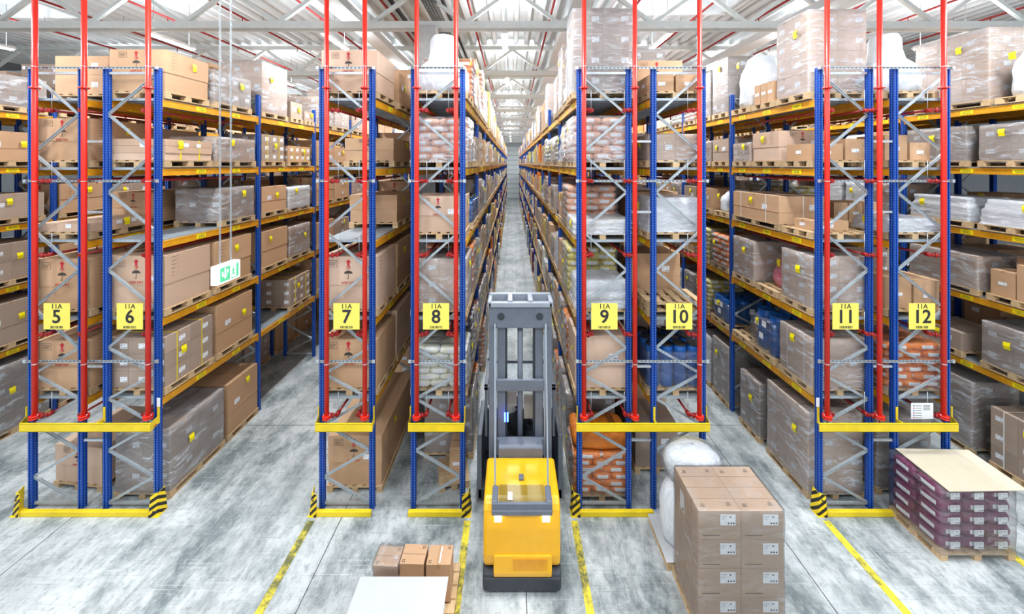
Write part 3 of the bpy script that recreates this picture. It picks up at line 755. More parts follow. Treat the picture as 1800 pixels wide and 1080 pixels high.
#HIDE_END
b1, b2 = Y0+BAY, Y0+2*BAY
SPEC = {
 (6,5): [('K',7.2,8.25,.82,{}), ('W',8.4,9.6,.74,dict(n=(2,3,2))), ('W',9.99,11.15,1.38,dict(n=(2,2,3),mat='cardboard_pale')), ('O',11.3,11.95,.5,{}), ('O',12.05,12.65,.3,{})],
 (6,4): [('F',7.2,8.35,.42,dict(n=(1,1,3),strap='strap_yellow')), ('W',8.45,9.75,.55,dict(n=(2,2,1))), ('C',9.99,11.0,.74,dict(n=(3,3,3),strap='strap_yellow')), ('C',11.15,12.4,.48,dict(n=(3,4,2),strap='strap_yellow'))],
 (6,3): [None, ('W',8.6,9.72,.76,dict(n=(2,1,1),mat='cardboard_grey',desc='low carton pair in shiny film')), ('O',10.0,11.1,.7,{}), ('S',11.2,12.35,.6,dict(mat='sack_pale',film='film_white'))],
 (6,2): [('K',7.2,8.3,1.04,{}), ('K',8.42,9.6,1.04,{}), ('K',10.0,11.15,.98,{}), ('W',11.25,12.4,.9,{})],
 (6,1): [('C',7.2,8.38,.98,dict(n=(3,2,3),strap='strap_yellow',desc='carton stack with yellow bands')), ('O',8.48,9.65,1.1,{}), None, ('C',11.3,12.4,.82,dict(n=(2,3,3),strap='strap_yellow'))],
 (6,0): [('W',7.3,8.7,1.22,dict(n=(2,2,2),mat='cardboard_grey',film='film_clear')), ('O',8.8,9.85,1.2,{}), None, None],
 (5,5): [('C',7.5,8.5,.78,dict(n=(1,1,2)))],
 (5,4): [('K',7.2,8.35,.82,{}), ('K',8.5,9.7,.75,{})],
 (5,3): [('F',7.2,8.45,.17,dict(n=(1,1,1))), ('K',8.55,9.75,.68,{})],
 (5,2): [('K',7.2,8.3,.98,{}), ('K',8.45,9.6,.98,{})],
 (5,1): [('K',7.2,8.25,.92,{}), None],
 (5,0): [('K',7.5,8.75,.75,dict(rz=-.1)), None],
 (7,5): [('K',7.2,8.3,.80,{}), ('O',8.6,9.7,.72,{})],
 (7,4): [None, ('K',8.2,9.6,.5,{})],
 (7,3): [None, ('K',8.45,9.7,.62,{})],
 (7,2): [('K',7.2,8.35,1.03,{}), ('K',8.48,9.75,1.0,{})],
 (7,1): [('K',7.2,8.35,.95,{}), ('K',8.45,9.75,1.02,{})],
 (7,0): [('K',7.45,9.75,1.0,{}), None],
 (8,5): [('B',7.2,8.2,1.26,dict(n='neck')), ('S',8.3,9.1,.9,dict(mat='sack_orange')), ('O',9.15,9.85,1.2,{})],
 (8,4): [('S',7.2,8.15,.82,dict(mat='sack_peach',film='film_clear')), ('R',8.25,8.95,.7,{}), ('O',9.05,9.8,.6,{})],
 (8,3): [('K',7.2,8.1,.70,dict(w=1.02)), ('D',8.3,9.7,.55,dict(n=(3,4)))],
 (8,2): [('W',7.2,8.15,.98,dict(n=(2,1,3),mat='cardboard_pale')), ('S',8.3,9.1,1.0,dict(mat='sack_orange')), ('W',9.15,9.8,.9,{})],
 (8,1): [('S',7.2,8.0,.78,dict(mat='sack_pale')), ('S',8.1,8.9,1.05,dict(mat='sack_violet')), ('S',9.0,9.75,.8,dict(mat='sack_orange'))],
 (8,0): [('M',7.5,8.2,.65,dict(w=.62,rz=.22,dx=.18,extra=[(-.05,-.2,.22,.2,.62)])), ('W',8.3,9.2,1.25,dict(mat='cardboard_grey')), ('S',9.3,9.8,1.4,dict(mat='sack_orange',pal=False))],
 (9,5): [('W',7.2,8.0,1.62,dict(n=(2,2,4),mat='cardboard_grey',w=1.2)), ('R',8.1,8.85,1.3,{}), ('W',8.95,9.8,1.5,{})],
 (9,4): [('S',7.2,8.2,.84,dict(mat='sack_peach',film='film_clear')), ('S',8.3,9.0,.8,dict(mat='sack_peach')), ('R',9.1,9.8,.7,{})],
 (9,3): [('S',7.2,8.05,.22,dict(mat='sack_yellow',film='film_white',desc='low yellow sacks under white film')), ('S',8.15,9.0,.85,dict(mat='sack_peach')), ('O',9.1,9.8,.6,{})],
 (9,2): [('R',7.2,8.05,.55,{}), ('S',8.15,9.0,1.0,dict(mat='sack_yellow')), ('O',9.1,9.8,.9,{})],
 (9,1): [('O',7.2,8.1,1.02,dict(mat='cardboard_pale',film='film_light',desc='large pale carton under clear film')), ('S',8.2,9.0,.9,dict(mat='sack_orange')), ('W',9.1,9.8,1.0,{})],
 (9,0): [('S',7.25,8.1,.80,dict(mat='sack_orange',w=1.16)), ('W',8.3,9.1,1.3,dict(mat='cardboard_grey')), ('W',9.2,9.8,1.4,{})],
 (10,5): [('M',7.2,8.0,.42,dict(w=1.05,extra=[(-.5,-.35,-.02,.35,.34),(.02,-.35,.5,.35,.34)])), ('K',8.1,8.9,.85,{}), ('W',9.0,9.7,1.4,{})],
 (10,4): [('W',7.2,8.0,.50,dict(n=(2,1,1))), ('W',8.3,9.1,.6,{}), ('O',9.2,9.8,.5,{})],
 (10,3): [('R',7.2,8.1,.66,{}), ('O',8.3,9.1,.7,{}), ('R',9.2,9.8,.7,{})],
 (10,2): [('P',7.2,8.0,.3,dict(n=1)), ('O',8.2,9.0,.85,{}), ('W',9.1,9.8,1.0,{})],
 (10,1): [('D',7.2,8.15,.80,dict(n=(4,3))), ('O',8.5,9.3,1.2,{}), None],
 (10,0): [('O',7.9,8.8,.9,dict(w=.95,dx=-.1,tagd=False)), ('O',8.95,9.7,1.2,{}), None],
 (11,5): [('W',7.25,8.15,1.62,dict(n=(2,2,4),mat='cardboard_pale',w=1.18)), ('M',8.25,9.0,.5,dict(extra=[(-.52,-.3,-.1,-.1,.46),(-.52,-.08,-.1,.12,.46),(-.52,.14,-.1,.34,.46)])), ('B',9.1,9.85,1.35,{}), ('W',10.0,10.8,1.5,dict(mat='cardboard_grey')), ('W',10.9,11.7,1.3,{}), ('S',11.8,12.6,1.2,dict(mat='sack_peach'))],
 (11,4): [('M',7.2,8.0,.35,dict(extra=[(-.53,-.35,.1,.3,.33),(.14,-.35,.53,.3,.42)])), ('K',8.1,9.0,.66,{}), ('W',9.1,9.8,.45,{}), ('O',10.0,10.8,.62,{}), ('W',10.9,11.7,.6,{}), ('O',11.8,12.6,.6,{})],
 (11,3): [('M',7.2,8.0,.2,dict(extra=[(-.45,-.25,.3,.2,.2)])), ('O',8.1,9.8,.62,dict(strap='strap_white')), ('B',10.0,10.7,.62,{}), ('O',10.85,11.7,.6,{}), ('O',11.8,12.6,.6,{})],
 (11,2): [('W',7.2,8.05,1.03,dict(n=(2,2,4),mat='cardboard_pale')), ('B',8.15,8.85,.85,dict(mat='wrapped_pink',desc='crumpled pink and white plastic bag')), ('W',8.95,9.8,.95,{}), ('S',10.0,10.85,.85,dict(mat='sack_orange')), ('S',11.0,11.8,.9,dict(mat='sack_yellow')), ('O',11.9,12.6,.8,{})],
 (11,1): [('W',7.2,8.1,.95,dict(n=(1,1,1),mat='cardboard_pale',strap='strap_white')), ('D',8.25,9.1,.88,dict(mat='drum_blue',n=(2,2),desc='blue drums with white hazard labels')), ('M',9.15,9.8,.3,dict(extra=[(-.1,-.2,.3,.2,.25)])), ('D',10.0,10.85,.6,dict(mat='drum_blue')), ('S',11.0,11.8,.9,dict(mat='sack_yellow')), ('W',11.9,12.6,.8,{})],
 (11,0): [('W',7.3,8.5,1.55,dict(n=(2,2,4),mat='cardboard_pale')), ('W',8.75,9.5,1.25,dict(mat='cardboard_grey')), ('W',9.98,10.8,1.5,dict(mat='cardboard_grey')), ('R',10.95,11.7,1.3,{}), ('S',11.8,12.6,1.5,dict(mat='sack_purple'))],
 (12,5): [('B',7.2,8.2,1.28,dict(n='neck',dx=-.1)), ('O',8.4,9.2,.5,{})],
 (12,4): [('M',7.2,8.0,.5,dict(extra=[(-.5,-.3,-.05,.3,.5),(.0,-.3,.4,.3,.35)])), ('O',8.4,9.2,.5,{})],
 (12,3): [('R',7.2,8.0,.25,{}), ('M',8.3,9.2,.5,dict(extra=[(-.5,-.3,-.18,.3,.45),(-.16,-.3,.16,.3,.45),(.18,-.3,.5,.3,.45)])), None],
 (12,2): [('M',7.2,8.0,.5,dict(extra=[(-.53,-.35,-.02,.35,.62),(.02,-.35,.53,.35,.55)])), ('C',8.2,9.0,1.0,{}), ('S',9.1,9.8,.8,dict(mat='sack_yellow'))],
 (12,1): [('S',7.2,8.1,.86,dict(mat='sack_orange')), ('O',8.4,9.1,.6,{}), ('W',9.2,9.8,.8,{})],
 (12,0): [('W',7.4,8.3,1.4,dict(mat='cardboard_grey')), ('W',8.5,9.3,1.3,dict(mat='cardboard_grey')), None],
 (13,5): [('B',7.2,8.0,1.1,{}), ('W',8.1,9.6,1.6,dict(n=(2,3,3),mat='cardboard_pale'))],
 (13,4): [('W',7.2,8.3,.78,dict(mat='cardboard_grey')), ('W',8.5,9.8,.8,dict(mat='cardboard_grey'))],
 (13,3): [('R',7.2,8.3,.55,{}), ('R',8.45,9.75,.55,{})],
 (13,2): [('M',7.2,8.15,.9,dict(extra=[(-.53,-.4,-.02,.0,.75),(-.53,.02,-.02,.42,.55),(.02,-.4,.5,.4,.8)])), ('W',8.3,9.75,.75,dict(n=(2,2,2)))],
 (13,1): [('W',7.2,8.25,.9,dict(n=(2,2,2),mat='cardboard_grey')), ('O',8.6,9.6,.42,{})],
 (13,0): [('C',7.2,8.1,1.2,dict(mat='cardboard_grey',strap='strap_white')), ('W',8.4,9.8,1.5,dict(n=(2,2,4),mat='cardboard_grey'))],
 (4,5): [None, ('W',8.75,9.75,.75,dict(mat='cardboard_grey'))], (4,4): [None, ('O',8.4,9.7,.72,{})], (4,3): [None, ('O',8.5,9.7,.6,{})],
 (4,2): [None, ('C',8.4,9.7,.9,{})], (4,1): [None, ('O',8.4,9.7,1.0,{})], (4,0): [None, ('W',8.4,9.8,1.6,dict(mat='cardboard_grey'))],
}
GAPH = (1.7, 1.12, 1.1, .98, .92, 1.5)
PAL = {4: 'KOCWO', 5: 'KKOCW', 6: 'KCWOC', 7: 'KOKCC', 8: 'SWRSOWC', 9: 'SWRWSOC', 10: 'OWRCS', 11: 'WOCSWR', 12: 'COWSO', 13: 'WRCOW', 3: 'KOW', 14: 'WOKS'}
FAR_Y = {3: 0, 14: 0, 4: 2, 5: 3, 6: 5, 7: 3, 8: 5, 9: 5, 10: 3, 11: 5, 12: 3, 13: 4}     # bays with loads built one by one
FAR_END = {4: 8, 5: 8, 6: 12, 7: 12, 8: NB, 9: NB, 10: 12, 11: 12, 12: 8, 13: 10, 3: 6, 14: 6}
def fill():
    for row in ROWS:
        npb = 3 if row >= 8 else 2
        for lv in range(6):
            sp = SPEC.get((row, lv), []); k = 0; last = Y0
            for e in sp:
                if e is not None:
                    kd, a, b, h, o = e; load(row, lv, k, kd, a, b, h, **o); last = max(last, b)
                k += 1
            # bay from which the list no longer says anything
            nb0 = 0 if not sp else max(1, math.ceil((last-Y0-.3)/BAY)) if sp else 0
            for i in range(nb0, FAR_END[row]):
                for j in range(npb):
                    k2 = i*npb+j; rg = random.Random(row*7919+lv*131+k2)
                    if rg.random() < .08: continue
                    kd = rg.choice(PAL[row]); Ls = (BAY-.16)/npb
                    y0 = Y0+i*BAY+.08+j*Ls+.02; L = Ls-.06-rg.random()*.05
                    h = GAPH[lv]*rg.uniform(.55, .98)
                    if kd == 'K': h = max(h, GAPH[lv]*.8)
                    if lv == 0 and row in (6,) and i < 3: continue
                    if i < FAR_Y[row]:
                        load(row, lv, max(k, k2), kd, y0, y0+L, h); k = max(k, k2)+1
                    else:
                        far(row, lv, kd, y0, y0+L, h, rg)
def far(row, lv, kd, y0, y1, h, rg):
    xl, xr = ROWS[row]; xc = (xl+xr)/2; z = ZT[lv]; w = rg.uniform(.84, 1.18)/2; y0 += rg.uniform(0, .07); y1 -= rg.uniform(0, .07); h *= rg.uniform(.75, 1)
    p = STUFF['P']
    for yy in (y0, (y0+y1)/2-.05, y1-.1): p.box(xc-.56, yy, z, xc+.56, yy+.1, z+.1, 'pallet_wood')
    p.box(xc-.56, y0, z+.1, xc+.56, y1, z+.135, 'pallet_wood'); z += .136
    side = 1 if xc < 0 else -1; xs = xc+side*w
    if kd == 'S':
        m = STUFF['S']; mt = rg.choice(('sack_orange','sack_peach','sack_pale','sack_yellow','sack_purple')); n = max(2, int(h/.15))
        for q in range(n): m.box(xc-w, y0+.02, z+q*h/n+.01, xc+w, y1-.02, z+(q+1)*h/n, mt)
        m = STUFF['S']
    elif kd in 'WRBD':
        m = STUFF['W']; mt = rg.choice(('wrapped_brown','wrapped_white','wrapped_white','wrapped_white','wrapped_grey','wrapped_blue') if row in (8, 9) else ('wrapped_brown','wrapped_brown','wrapped_white','wrapped_grey')); n = max(1, int(h/.4))
        for q in range(n): m.box(xc-w+rg.uniform(0,.02), y0+.02, z+q*h/n+.005, xc+w-rg.uniform(0,.02), y1-.02, z+(q+1)*h/n, mt)
    else:
        m = STUFF['C']; mt = rg.choice(('cardboard','cardboard','cardboard_grey','cardboard_pale')); n = max(1, int(h/.45)); nn = rg.choice((1,2))
        for q in range(n):
            for j in range(nn): m.box(xc-w, y0+.02+(y1-y0-.04)*j/nn+.006, z+q*h/n+.004, xc+w, y0+.02+(y1-y0-.04)*(j+1)/nn-.006, z+(q+1)*h/n, mt)
    if rg.random() < .8:
        yy = rg.uniform(y0+.1, y1-.25); zz = z+h*rg.uniform(.4,.8)
        m.box(xs, yy, zz, xs+side*.012, yy+.14, zz+.1, 'paper')
    if rg.random() < .6:
        yy = rg.uniform(y0+.1, y1-.2); zz = z+h*rg.uniform(.3,.8)
        m.box(xs, yy, zz, xs+side*.03, yy+.1, zz+.14, 'tag_yellow')
fill()
for k, nme, lab, cat in (('P','wooden_pallets','wooden pallets receding under the distant loads','pallets'), ('C','carton_loads','brown carton loads receding along the far shelves','cartons'),
                         ('W','wrapped_loads','film wrapped loads receding along the far shelves','wrapped loads'), ('S','sack_loads','coloured sack piles receding along the far shelves','sacks')):
    tag(put(nme, STUFF[k]), lab, cat, kind='stuff')

# ------------------------------------------------------------------ building
XW = 26.0; YB = 71.0; ZC = 11.9; YF = -9.0
struct('floor', MB().box(-XW, YF, -.2, XW, YB, 0, 'concrete_floor'))
struct('wall_back', MB().box(-XW, YB, 0, XW, YB+.3, ZC+.4, 'ribbed_wall'))
struct('wall_left', MB().box(-XW-.3, YF, 0, -XW, YB, ZC+.4, 'wall_side'))
struct('wall_right', MB().box(XW, YF, 0, XW+.3, YB, ZC+.4, 'wall_side'))
def roof():
    m = MB(); P = .45; nx = int(2*XW/P)
    sky = [(-3.2, 3.2, 60, 68), (-19.5, -15.4, 10.9, 13.2), (4.3, 7.4, 8.8, 12.9), (-19.5, -14, 24, 28), (4.3, 7.4, 24, 28), (-8.5, -5.5, -6, -1), (5.5, 8.5, -6, -1), (-1.5, 1.5, -6, -1)]  # first opening, over the far end, is added to brighten the back wall
    ys = sorted({YF, YB} | {v for q in sky for v in q[2:]})
    for i in range(nx):
        x = -XW+i*P; xs = (x, x+.12, x+.17, x+.40, x+P); zs = (ZC, ZC, ZC+.19, ZC+.19, ZC)
        for ya, yb in zip(ys[:-1], ys[1:]):
            if any(q[0] <= x and x+P <= q[1]+.15 and q[2] <= ya and yb <= q[3] for q in sky): continue
            b = len(m.v)
            for y in (ya, yb):
                for a, z in zip(xs, zs): m.v.append((a, y, z))
            for k in range(4): m.face((b+k, b+5+k, b+6+k, b+k+1), 'roof_white')
    struct('ceiling', m)
    for n_, q in enumerate(sky):
        f = MB()
        f.box(q[0]-.1, q[2]-.08, ZC-.02, q[1]+.1, q[2], ZC+.5, 'white_paint'); f.box(q[0]-.1, q[3], ZC-.02, q[1]+.1, q[3]+.08, ZC+.5, 'white_paint')
        f.box(q[0]-.1, q[2], ZC-.02, q[0]-.02, q[3], ZC+.5, 'white_paint'); f.box(q[1]+.15, q[2], ZC-.02, q[1]+.23, q[3], ZC+.5, 'white_paint')
        k = q[0]+1.05
        while k < q[1]: f.box(k-.02, q[2], ZC+.3, k+.02, q[3], ZC+.36, 'white_paint'); k += 1.05
        for yy in (q[2]+(q[3]-q[2])/3, q[2]+2*(q[3]-q[2])/3): f.box(q[0], yy-.02, ZC+.3, q[1], yy+.02, ZC+.36, 'white_paint')
        o = struct('window_%d' % (n_+1), f)
roof()
def truss(y):
    m = MB(); zb, zt = 10.6, 11.72
    for dy in (-.14, .14): m.box(-XW, y+dy-.012, zb-.1, XW, y+dy+.012, zb+.1, 'truss_white')
    m.box(-XW, y-.13, zb-.012, XW, y+.13, zb+.012, 'truss_white')
    m.box(-XW, y-.1, zt-.08, XW, y+.1, zt+.08, 'truss_white')
    t = thing('roof_truss', (0, y, 0), 'white steel roof truss, %s one counted from the front' % NTH[TN[0]], 'roof truss', 'roof trusses'); TN[0] += 1
    put('chords', m, (0,-y,0), t)
    x = 1.36-2.7*10; k = 0; d = MB()
    while x < XW-2:
        if x > -XW+1:
            d.bar((x, 0, zb+.08), (x+1.35, 0, zt-.06), .10, .10, 'truss_white'); d.bar((x, 0, zb+.08), (x-1.35, 0, zt-.06), .10, .10, 'truss_white')
        x += 2.7
    put('diagonals', d, (0,0,0), t)
TN = [0]
for i in range(-1, 11): truss(10.6+5.6*i) if i != -1 else None
def purlins():
    for n_, x in enumerate((-20.24, -9.44, 1.36, 12.16)):
        pass
# column in the gap between rack 7 and rack 8
struct('column_1', MB().box(-2.58, 10.2, 0, -2.12, 10.66, 10.5, 'concrete_grey'))
struct('column_2', MB().box(-2.52, 32.6, 0, -2.06, 33.06, 10.5, 'concrete_grey'))
# floor paint and joints
for i, (x, w, ya, yb) in enumerate(((-3.74,.13,2.5,6.86), (-.83,.12,2.5,6.86), (1.16,.12,2.5,6.86), (5.84,.13,2.5,6.86), (8.5,.13,2.5,6.86))):
    struct('trim_%d' % (i+1), MB().box(x-w/2, ya, 0, x+w/2, yb, .003, 'floor_yellow'))
jt = MB()
for x in (-12.6, -8.26, -3.2, .22, 4.81, 9.4): jt.box(x-.006, YF, 0, x+.006, YB, .002, 'near_black')
for y in (3.0, 9.37, 15.7, 22, 28.3): jt.box(-XW, y-.006, 0, XW, y+.006, .002, 'near_black')
struct('trim_6', jt)
# ------------------------------------------------------------------ luminaires
def lum_mb():
    m = MB(); m.box(-.09,-.78,.05,.09,.78,.11,'white_paint'); m.box(-.06,-.78,.11,.06,.78,.14,'white_paint')
    for s in (-1, 1): m.bar((s*.09,-.78,.08),(s*.14,-.78,.03),.01,.01,'white_paint') if False else None
    return m
def tube_mb():
    m = MB()
    for s in (-1, 1): m.cyl((s*.045,-.75,.03),(s*.045,.75,.03),.018,'tube',8)
    return m
lm1, lm2 = lum_mb().mesh('luminaire'), tube_mb().mesh('tube')
hang = MB().cyl((0,-.6,.14),(0,-.6,ZC-LAMP_Z),.006,'cable_grey',5).cyl((0,.6,.14),(0,.6,ZC-LAMP_Z),.006,'cable_grey',5).mesh('hanger')
LD = bpy.data.lights.new('lamp_light', 'AREA'); LD.shape = 'RECTANGLE'; LD.size = .3; LD.size_y = 1.5; LD.energy = LAMP_W; LD.color = (.90, .96, 1)
LU = bpy.data.lights.new('lamp_uplight', 'AREA'); LU.shape = 'RECTANGLE'; LU.size = .3; LU.size_y = 1.5; LU.energy = LAMP_W*.30; LU.color = (.88, .95, 1)
AISLE = {-16.6: 'outermost aisle beyond rack 5', -10.6: 'aisle beside rack 5', -5.5: 'aisle between racks 6 and 7', -.22: 'truck aisle between racks 8 and 9',
         4.6: 'aisle between racks 10 and 11', 9.3: 'aisle beside rack 12', 13.4: 'outer aisle beyond rack 12'}
for x in LAMP_X:
    n_ = 0
    for i in range(-2, 10):
        y = 11.5+5.6*i
        if i == -1 and False: continue
        if abs(x) > 12 and i > 5: continue
        if y > 8:
            t = thing('strip_light', (x, y, LAMP_Z), 'white strip light over the %s, %s from the front' % (AISLE[x], NTH[n_]), 'ceiling light', 'strip lights over the aisles'); n_ += 1
        else:
            t = thing('strip_light', (x, y, LAMP_Z), 'white fluorescent strip light over the loading area before the racks', 'ceiling light', 'strip lights over the loading area')
        put('lamp_housing', lm1, (0,0,0), t); put('tube', lm2, (0,0,0), t); put('hanger', hang, (0,0,0), t)
        for nm, d, dz, rx in (('light', LD, -.02, 0), ('uplight', LU, .16, PI)):
            o = bpy.data.objects.new(nm, d); COL.objects.link(o); o.location = (0,0,dz); o.rotation_euler = (rx,0,0); o.parent = t
# sprinkler mains and cable trays under the roof
for i, x in enumerate((-16.6, -13.8, -11.3, -8.85, -6.3, -3.85, -1.3, 1.25, 3.75, 6.0, 8.1, 10.6, 13.0, 15.7)):
    m = MB().cyl((x, 2, 11.45), (x, YB-1, 11.45), .035, 'dark_red', 8)
    for k in range(16):
        y = 9+k*3.1; m.cyl((x,y,11.3),(x,y,11.45),.014,'dark_red',6).cyl((x,y,11.29),(x,y,11.31),.03,'steel_bright',8)
        m.cyl((x,y+1,11.45),(x,y+1,ZC-.01),.006,'cable_grey',4)
    tag(put('sprinkler_main', m), 'red sprinkler main running back under the roof, %s of the row across' % NTH[i], 'pipe', 'red sprinkler mains')
for i, (x, w, mt) in enumerate(((-2.35,.36,'cable_grey'), (-3.5,.07,'near_black'), (-2.0,.05,'near_black'), (1.5,.9,'roof_white'))):
    if i == 3: continue
    m = MB()
    if i == 0:
        for sx in (-1, 1): m.box(x+sx*w/2-.01, 3, 11.2, x+sx*w/2+.01, 60, 11.3, mt)
        y = 3
        while y < 40: m.box(x-w/2, y, 11.2, x+w/2, y+.05, 11.215, mt); y += .14
        for q in range(3): m.cyl((x-.1+q*.09, 3, 11.235), (x-.1+q*.09, 60, 11.235), .02, 'near_black', 6)
    else: m.cyl((x, 3, 11.35), (x, 60, 11.35), w, mt, 8)
    tag(put(('cable_tray','ventilation_pipe','ventilation_pipe')[i], m), ('grey wire cable tray under the roof above rack 8','thick dark pipe under the roof above rack 7','thin dark pipe under the roof beside the cable tray')[i], 'cable tray' if i == 0 else 'pipe')
# broad white roof beams seen over the truck aisle
for i, x in enumerate((1.9, -4.9, 8.9)):
    tag(put('roof_beam', MB().box(x-.28, 2, 11.0, x+.28, YB, 11.25, 'roof_white')), 'broad white box beam under the roof over %s' % ('racks 9 and 10' if i == 0 else 'the aisle between racks 6 and 7' if i == 1 else 'rack 12'), 'roof beam', 'broad roof beams')

# ------------------------------------------------------------------ rack front fittings
PIPES = ((5,-9.01),(5,-8.08),(6,-6.87),(7,-3.50),(7,-2.78),(8,-1.80),(8,-1.06),(9,1.36),(9,2.32),(10,3.54),(11,5.95),(11,6.94),(12,8.15))
for i, (r, x) in enumerate(PIPES):
    nth = 'first' if i == 0 or PIPES[i-1][0] != r else 'second'
    t = thing('sprinkler_standpipe', (x, 6.96, 1.80), 'red sprinkler standpipe, %s one in front of the rack signed %d' % (nth, r), 'pipe', 'red standpipes before the racks')
    put('pipe', MB().cyl((0,0,.03), (0,0,ZC-1.95), .042, 'red_pipe', 14), (0,0,0), t)
    fl = cached(('flange',), lambda: MB().cyl((0,0,-.012),(0,0,.012),.078,'red_pipe',14).cyl((.055,0,-.03),(.055,0,.03),.011,'steel_bright',6).cyl((-.055,0,-.03),(-.055,0,.03),.011,'steel_bright',6))
    for z in (.05, .09): put('flange', fl, (0,0,z), t)
    put('flange', fl, (0,0,6.28), t)
    put('bracket', MB().box(-.006,-.006,-.10,.006,.006,.04,'dark_red').box(-.12,-.05,-.11,.12,.05,-.1,'dark_red'), (0,0,0), t)
    s = 1 if nth == 'first' and r not in (6,10,12) else -1
    if r in (6,10,12): s = -1
    xin = .16*s
    for lv in range(1, 6):
        m = MB(); z = ZT[lv]-.10-1.80-.16
        m.cyl((0,0,z),(xin,.09,z),.028,'dark_red',8).cyl((xin,.06,z),(xin,.16,z),.04,'dark_red',8)
        m.cyl((xin,.12,z),(xin,.12+2.6,z),.022,'dark_red',8)
        m.cyl((xin*.45,.04,z),(xin*.62,.06,z),.05,'dark_red',10)
        m.cyl((xin,.13,z+.03),(xin,.13,z+.16+.24),.006,'galvanised',5)
        m.cyl((xin,.9,z-.09),(xin,.9,z),.012,'dark_red',6).cyl((xin,2.0,z-.09),(xin,2.0,z),.012,'dark_red',6)
        put('branch_pipe', m, (0,0,0), t)
def channel(xa, xb, z, lab):
    m = MB(); L = xb-xa
    m.box(0,-.004,-.02,L,.0,.02,'galvanised'); m.box(0,-.02,.016,L,0,.02,'galvanised'); m.box(0,-.02,-.02,L,0,-.016,'galvanised')
    x = .04
    while x < L-.06: m.box(x,-.006,-.007,x+.045,-.0035,.007,'near_black'); x += .075
    for q in (0, L-.05): m.box(q,-.024,-.03,q+.05,.0,.03,'galvanised')
    t = tag(put('strut_channel', m, (xa, 7.058, z)), lab, 'strut channel', 'slotted channels across the rack fronts')
    for (r, px) in PIPES:
        if xa < px < xb:
            put('pipe_clamp', MB().cyl((px-xa,-.098,-.006),(px-xa,-.098,.006),.047,'galvanised',14), (0,0,0), t)
GR = (((5,6),-9.34,-6.76), ((7,),-3.74,-2.62), ((8,),-1.98,-.88), ((9,10),1.22,3.76), ((11,12),5.85,8.46))
for rs, xa, xb in GR:
    nm = 'racks %d and %d' % rs if len(rs) == 2 else 'rack %d' % rs
    for z, pos in ((8.485, 'top edge'), (6.32, 'upper half'), (2.87, 'lower part')):
        channel(xa, xb, z, 'slotted galvanised channel across the front of %s at the %s' % (nm, pos))
    # raised guard rail and floor kerb
    ra, rb = {-9.34:(-9.16,-6.73), -3.74:(-3.66,-2.6), -1.98:(-1.93,-.89), 1.22:(1.2,3.68), 5.85:(5.72,8.3)}[xa]
    m = MB(); m.box(ra, 6.85, 1.66, rb, 6.856, 1.81, 'safety_yellow'); m.box(ra, 6.85, 1.805, rb, 6.88, 1.811, 'safety_yellow')
    m.box(ra, 6.85, 1.66, rb, 6.88, 1.666, 'safety_yellow')
    t = tag(put('guard_rail', m), 'yellow steel guard rail across the front of %s above head height' % nm, 'guard rail', 'raised yellow rails')
    ends = [ROWS[rs[0]][0]-.05, ROWS[rs[-1]][1]+.05]
    for e, q in ((ra, ends[0]), (rb, ends[1])):
        put('end_bracket', MB().bar((e, 6.853, 1.735), (q, 7.08, 1.735), .15, .006, 'safety_yellow', up=(0,0,1)) if False else
            MB().bar((e, 6.853, 1.735), (q, 7.07, 1.735), .006, .15, 'safety_yellow', up=(0,0,1)).box(q-.008,7.06,1.66,q+.008,7.10,1.99,'safety_yellow'), (0,0,0), t)
    if len(rs) == 2:
        xx = ROWS[rs[1]][0]; put('middle_bracket', MB().box(xx-.02,6.86,1.70,xx+.0,7.07,1.76,'safety_yellow').box(xx-.02,7.065,1.70,xx+.02,7.074,1.98,'safety_yellow'), (0,0,0), t)
    ka, kb = {-9.34:(-9.25,-6.84), -3.74:(-3.72,-2.66), -1.98:(-1.96,-.9), 1.22:(1.25,2.67), 5.85:(5.94,7.25)}[xa]
    o = put('floor_kerb', MB().box(ka, 6.93, 0, kb, 7.0, .10, 'safety_yellow'))
    bevel(o, .008, 1); tag(o, 'low yellow steel kerb on the floor before %s' % nm, 'kerb', 'yellow floor kerbs')
# chevron corner guards
def guard(x, s, lab):
    m = MB(); h = .40
    pts = [(0,-.16),(.13*s,-.06),(.15*s,.02)]
    m2 = MB()
    b = 0; th = .008
    P = [(-.02*s,-.15),(.12*s,-.11),(.145*s,.06)]
    for k in range(2):
        (xa, ya), (xb, yb) = P[k], P[k+1]
        b = len(m.v); o = .0
        top = h if k == 0 else h
        tp = .75
        m.v += [(xa,ya,0),(xb,yb,0),(xb*tp,yb*tp,h+(.04 if k else .02)),(xa*tp,ya*tp,h)]
        m.face((b,b+1,b+2,b+3), 'chevron')
        m.v += [(v[0]-.006*s, v[1]+.008, v[2]) for v in m.v[b:b+4]]
        m.face((b+7,b+6,b+5,b+4), 'safety_yellow'); m.face((b+3,b+2,b+6,b+7), 'safety_yellow'); m.face((b,b+3,b+7,b+4), 'chevron'); m.face((b+1,b+5,b+6,b+2), 'chevron')
    m.box(-.03*s if s>0 else -.15, -.14, 0, .15 if s>0 else .03, .06, .006, 'safety_yellow')
    t = tag(put('corner_guard', m, (x, 7.06, 0)), lab, 'post guard', 'black and yellow post guards')
    bl = MB()
    for z in (.1, .3): bl.cyl((.05*s,-.145+z*.06,z),(.05*s,-.12+z*.06,z),.012,'near_black',8)
    put('bolt', bl, (0,0,0), t)
for x, s, n_ in ((-9.30,-1,'rack 5'), (-6.80,1,'rack 6'), (-3.70,-1,'rack 7'), (-.92,1,'rack 8'), (1.26,-1,'rack 9'), (5.90,-1,'rack 11')):
    guard(x, s, 'black and yellow chevron guard at the outer post foot of %s' % n_)
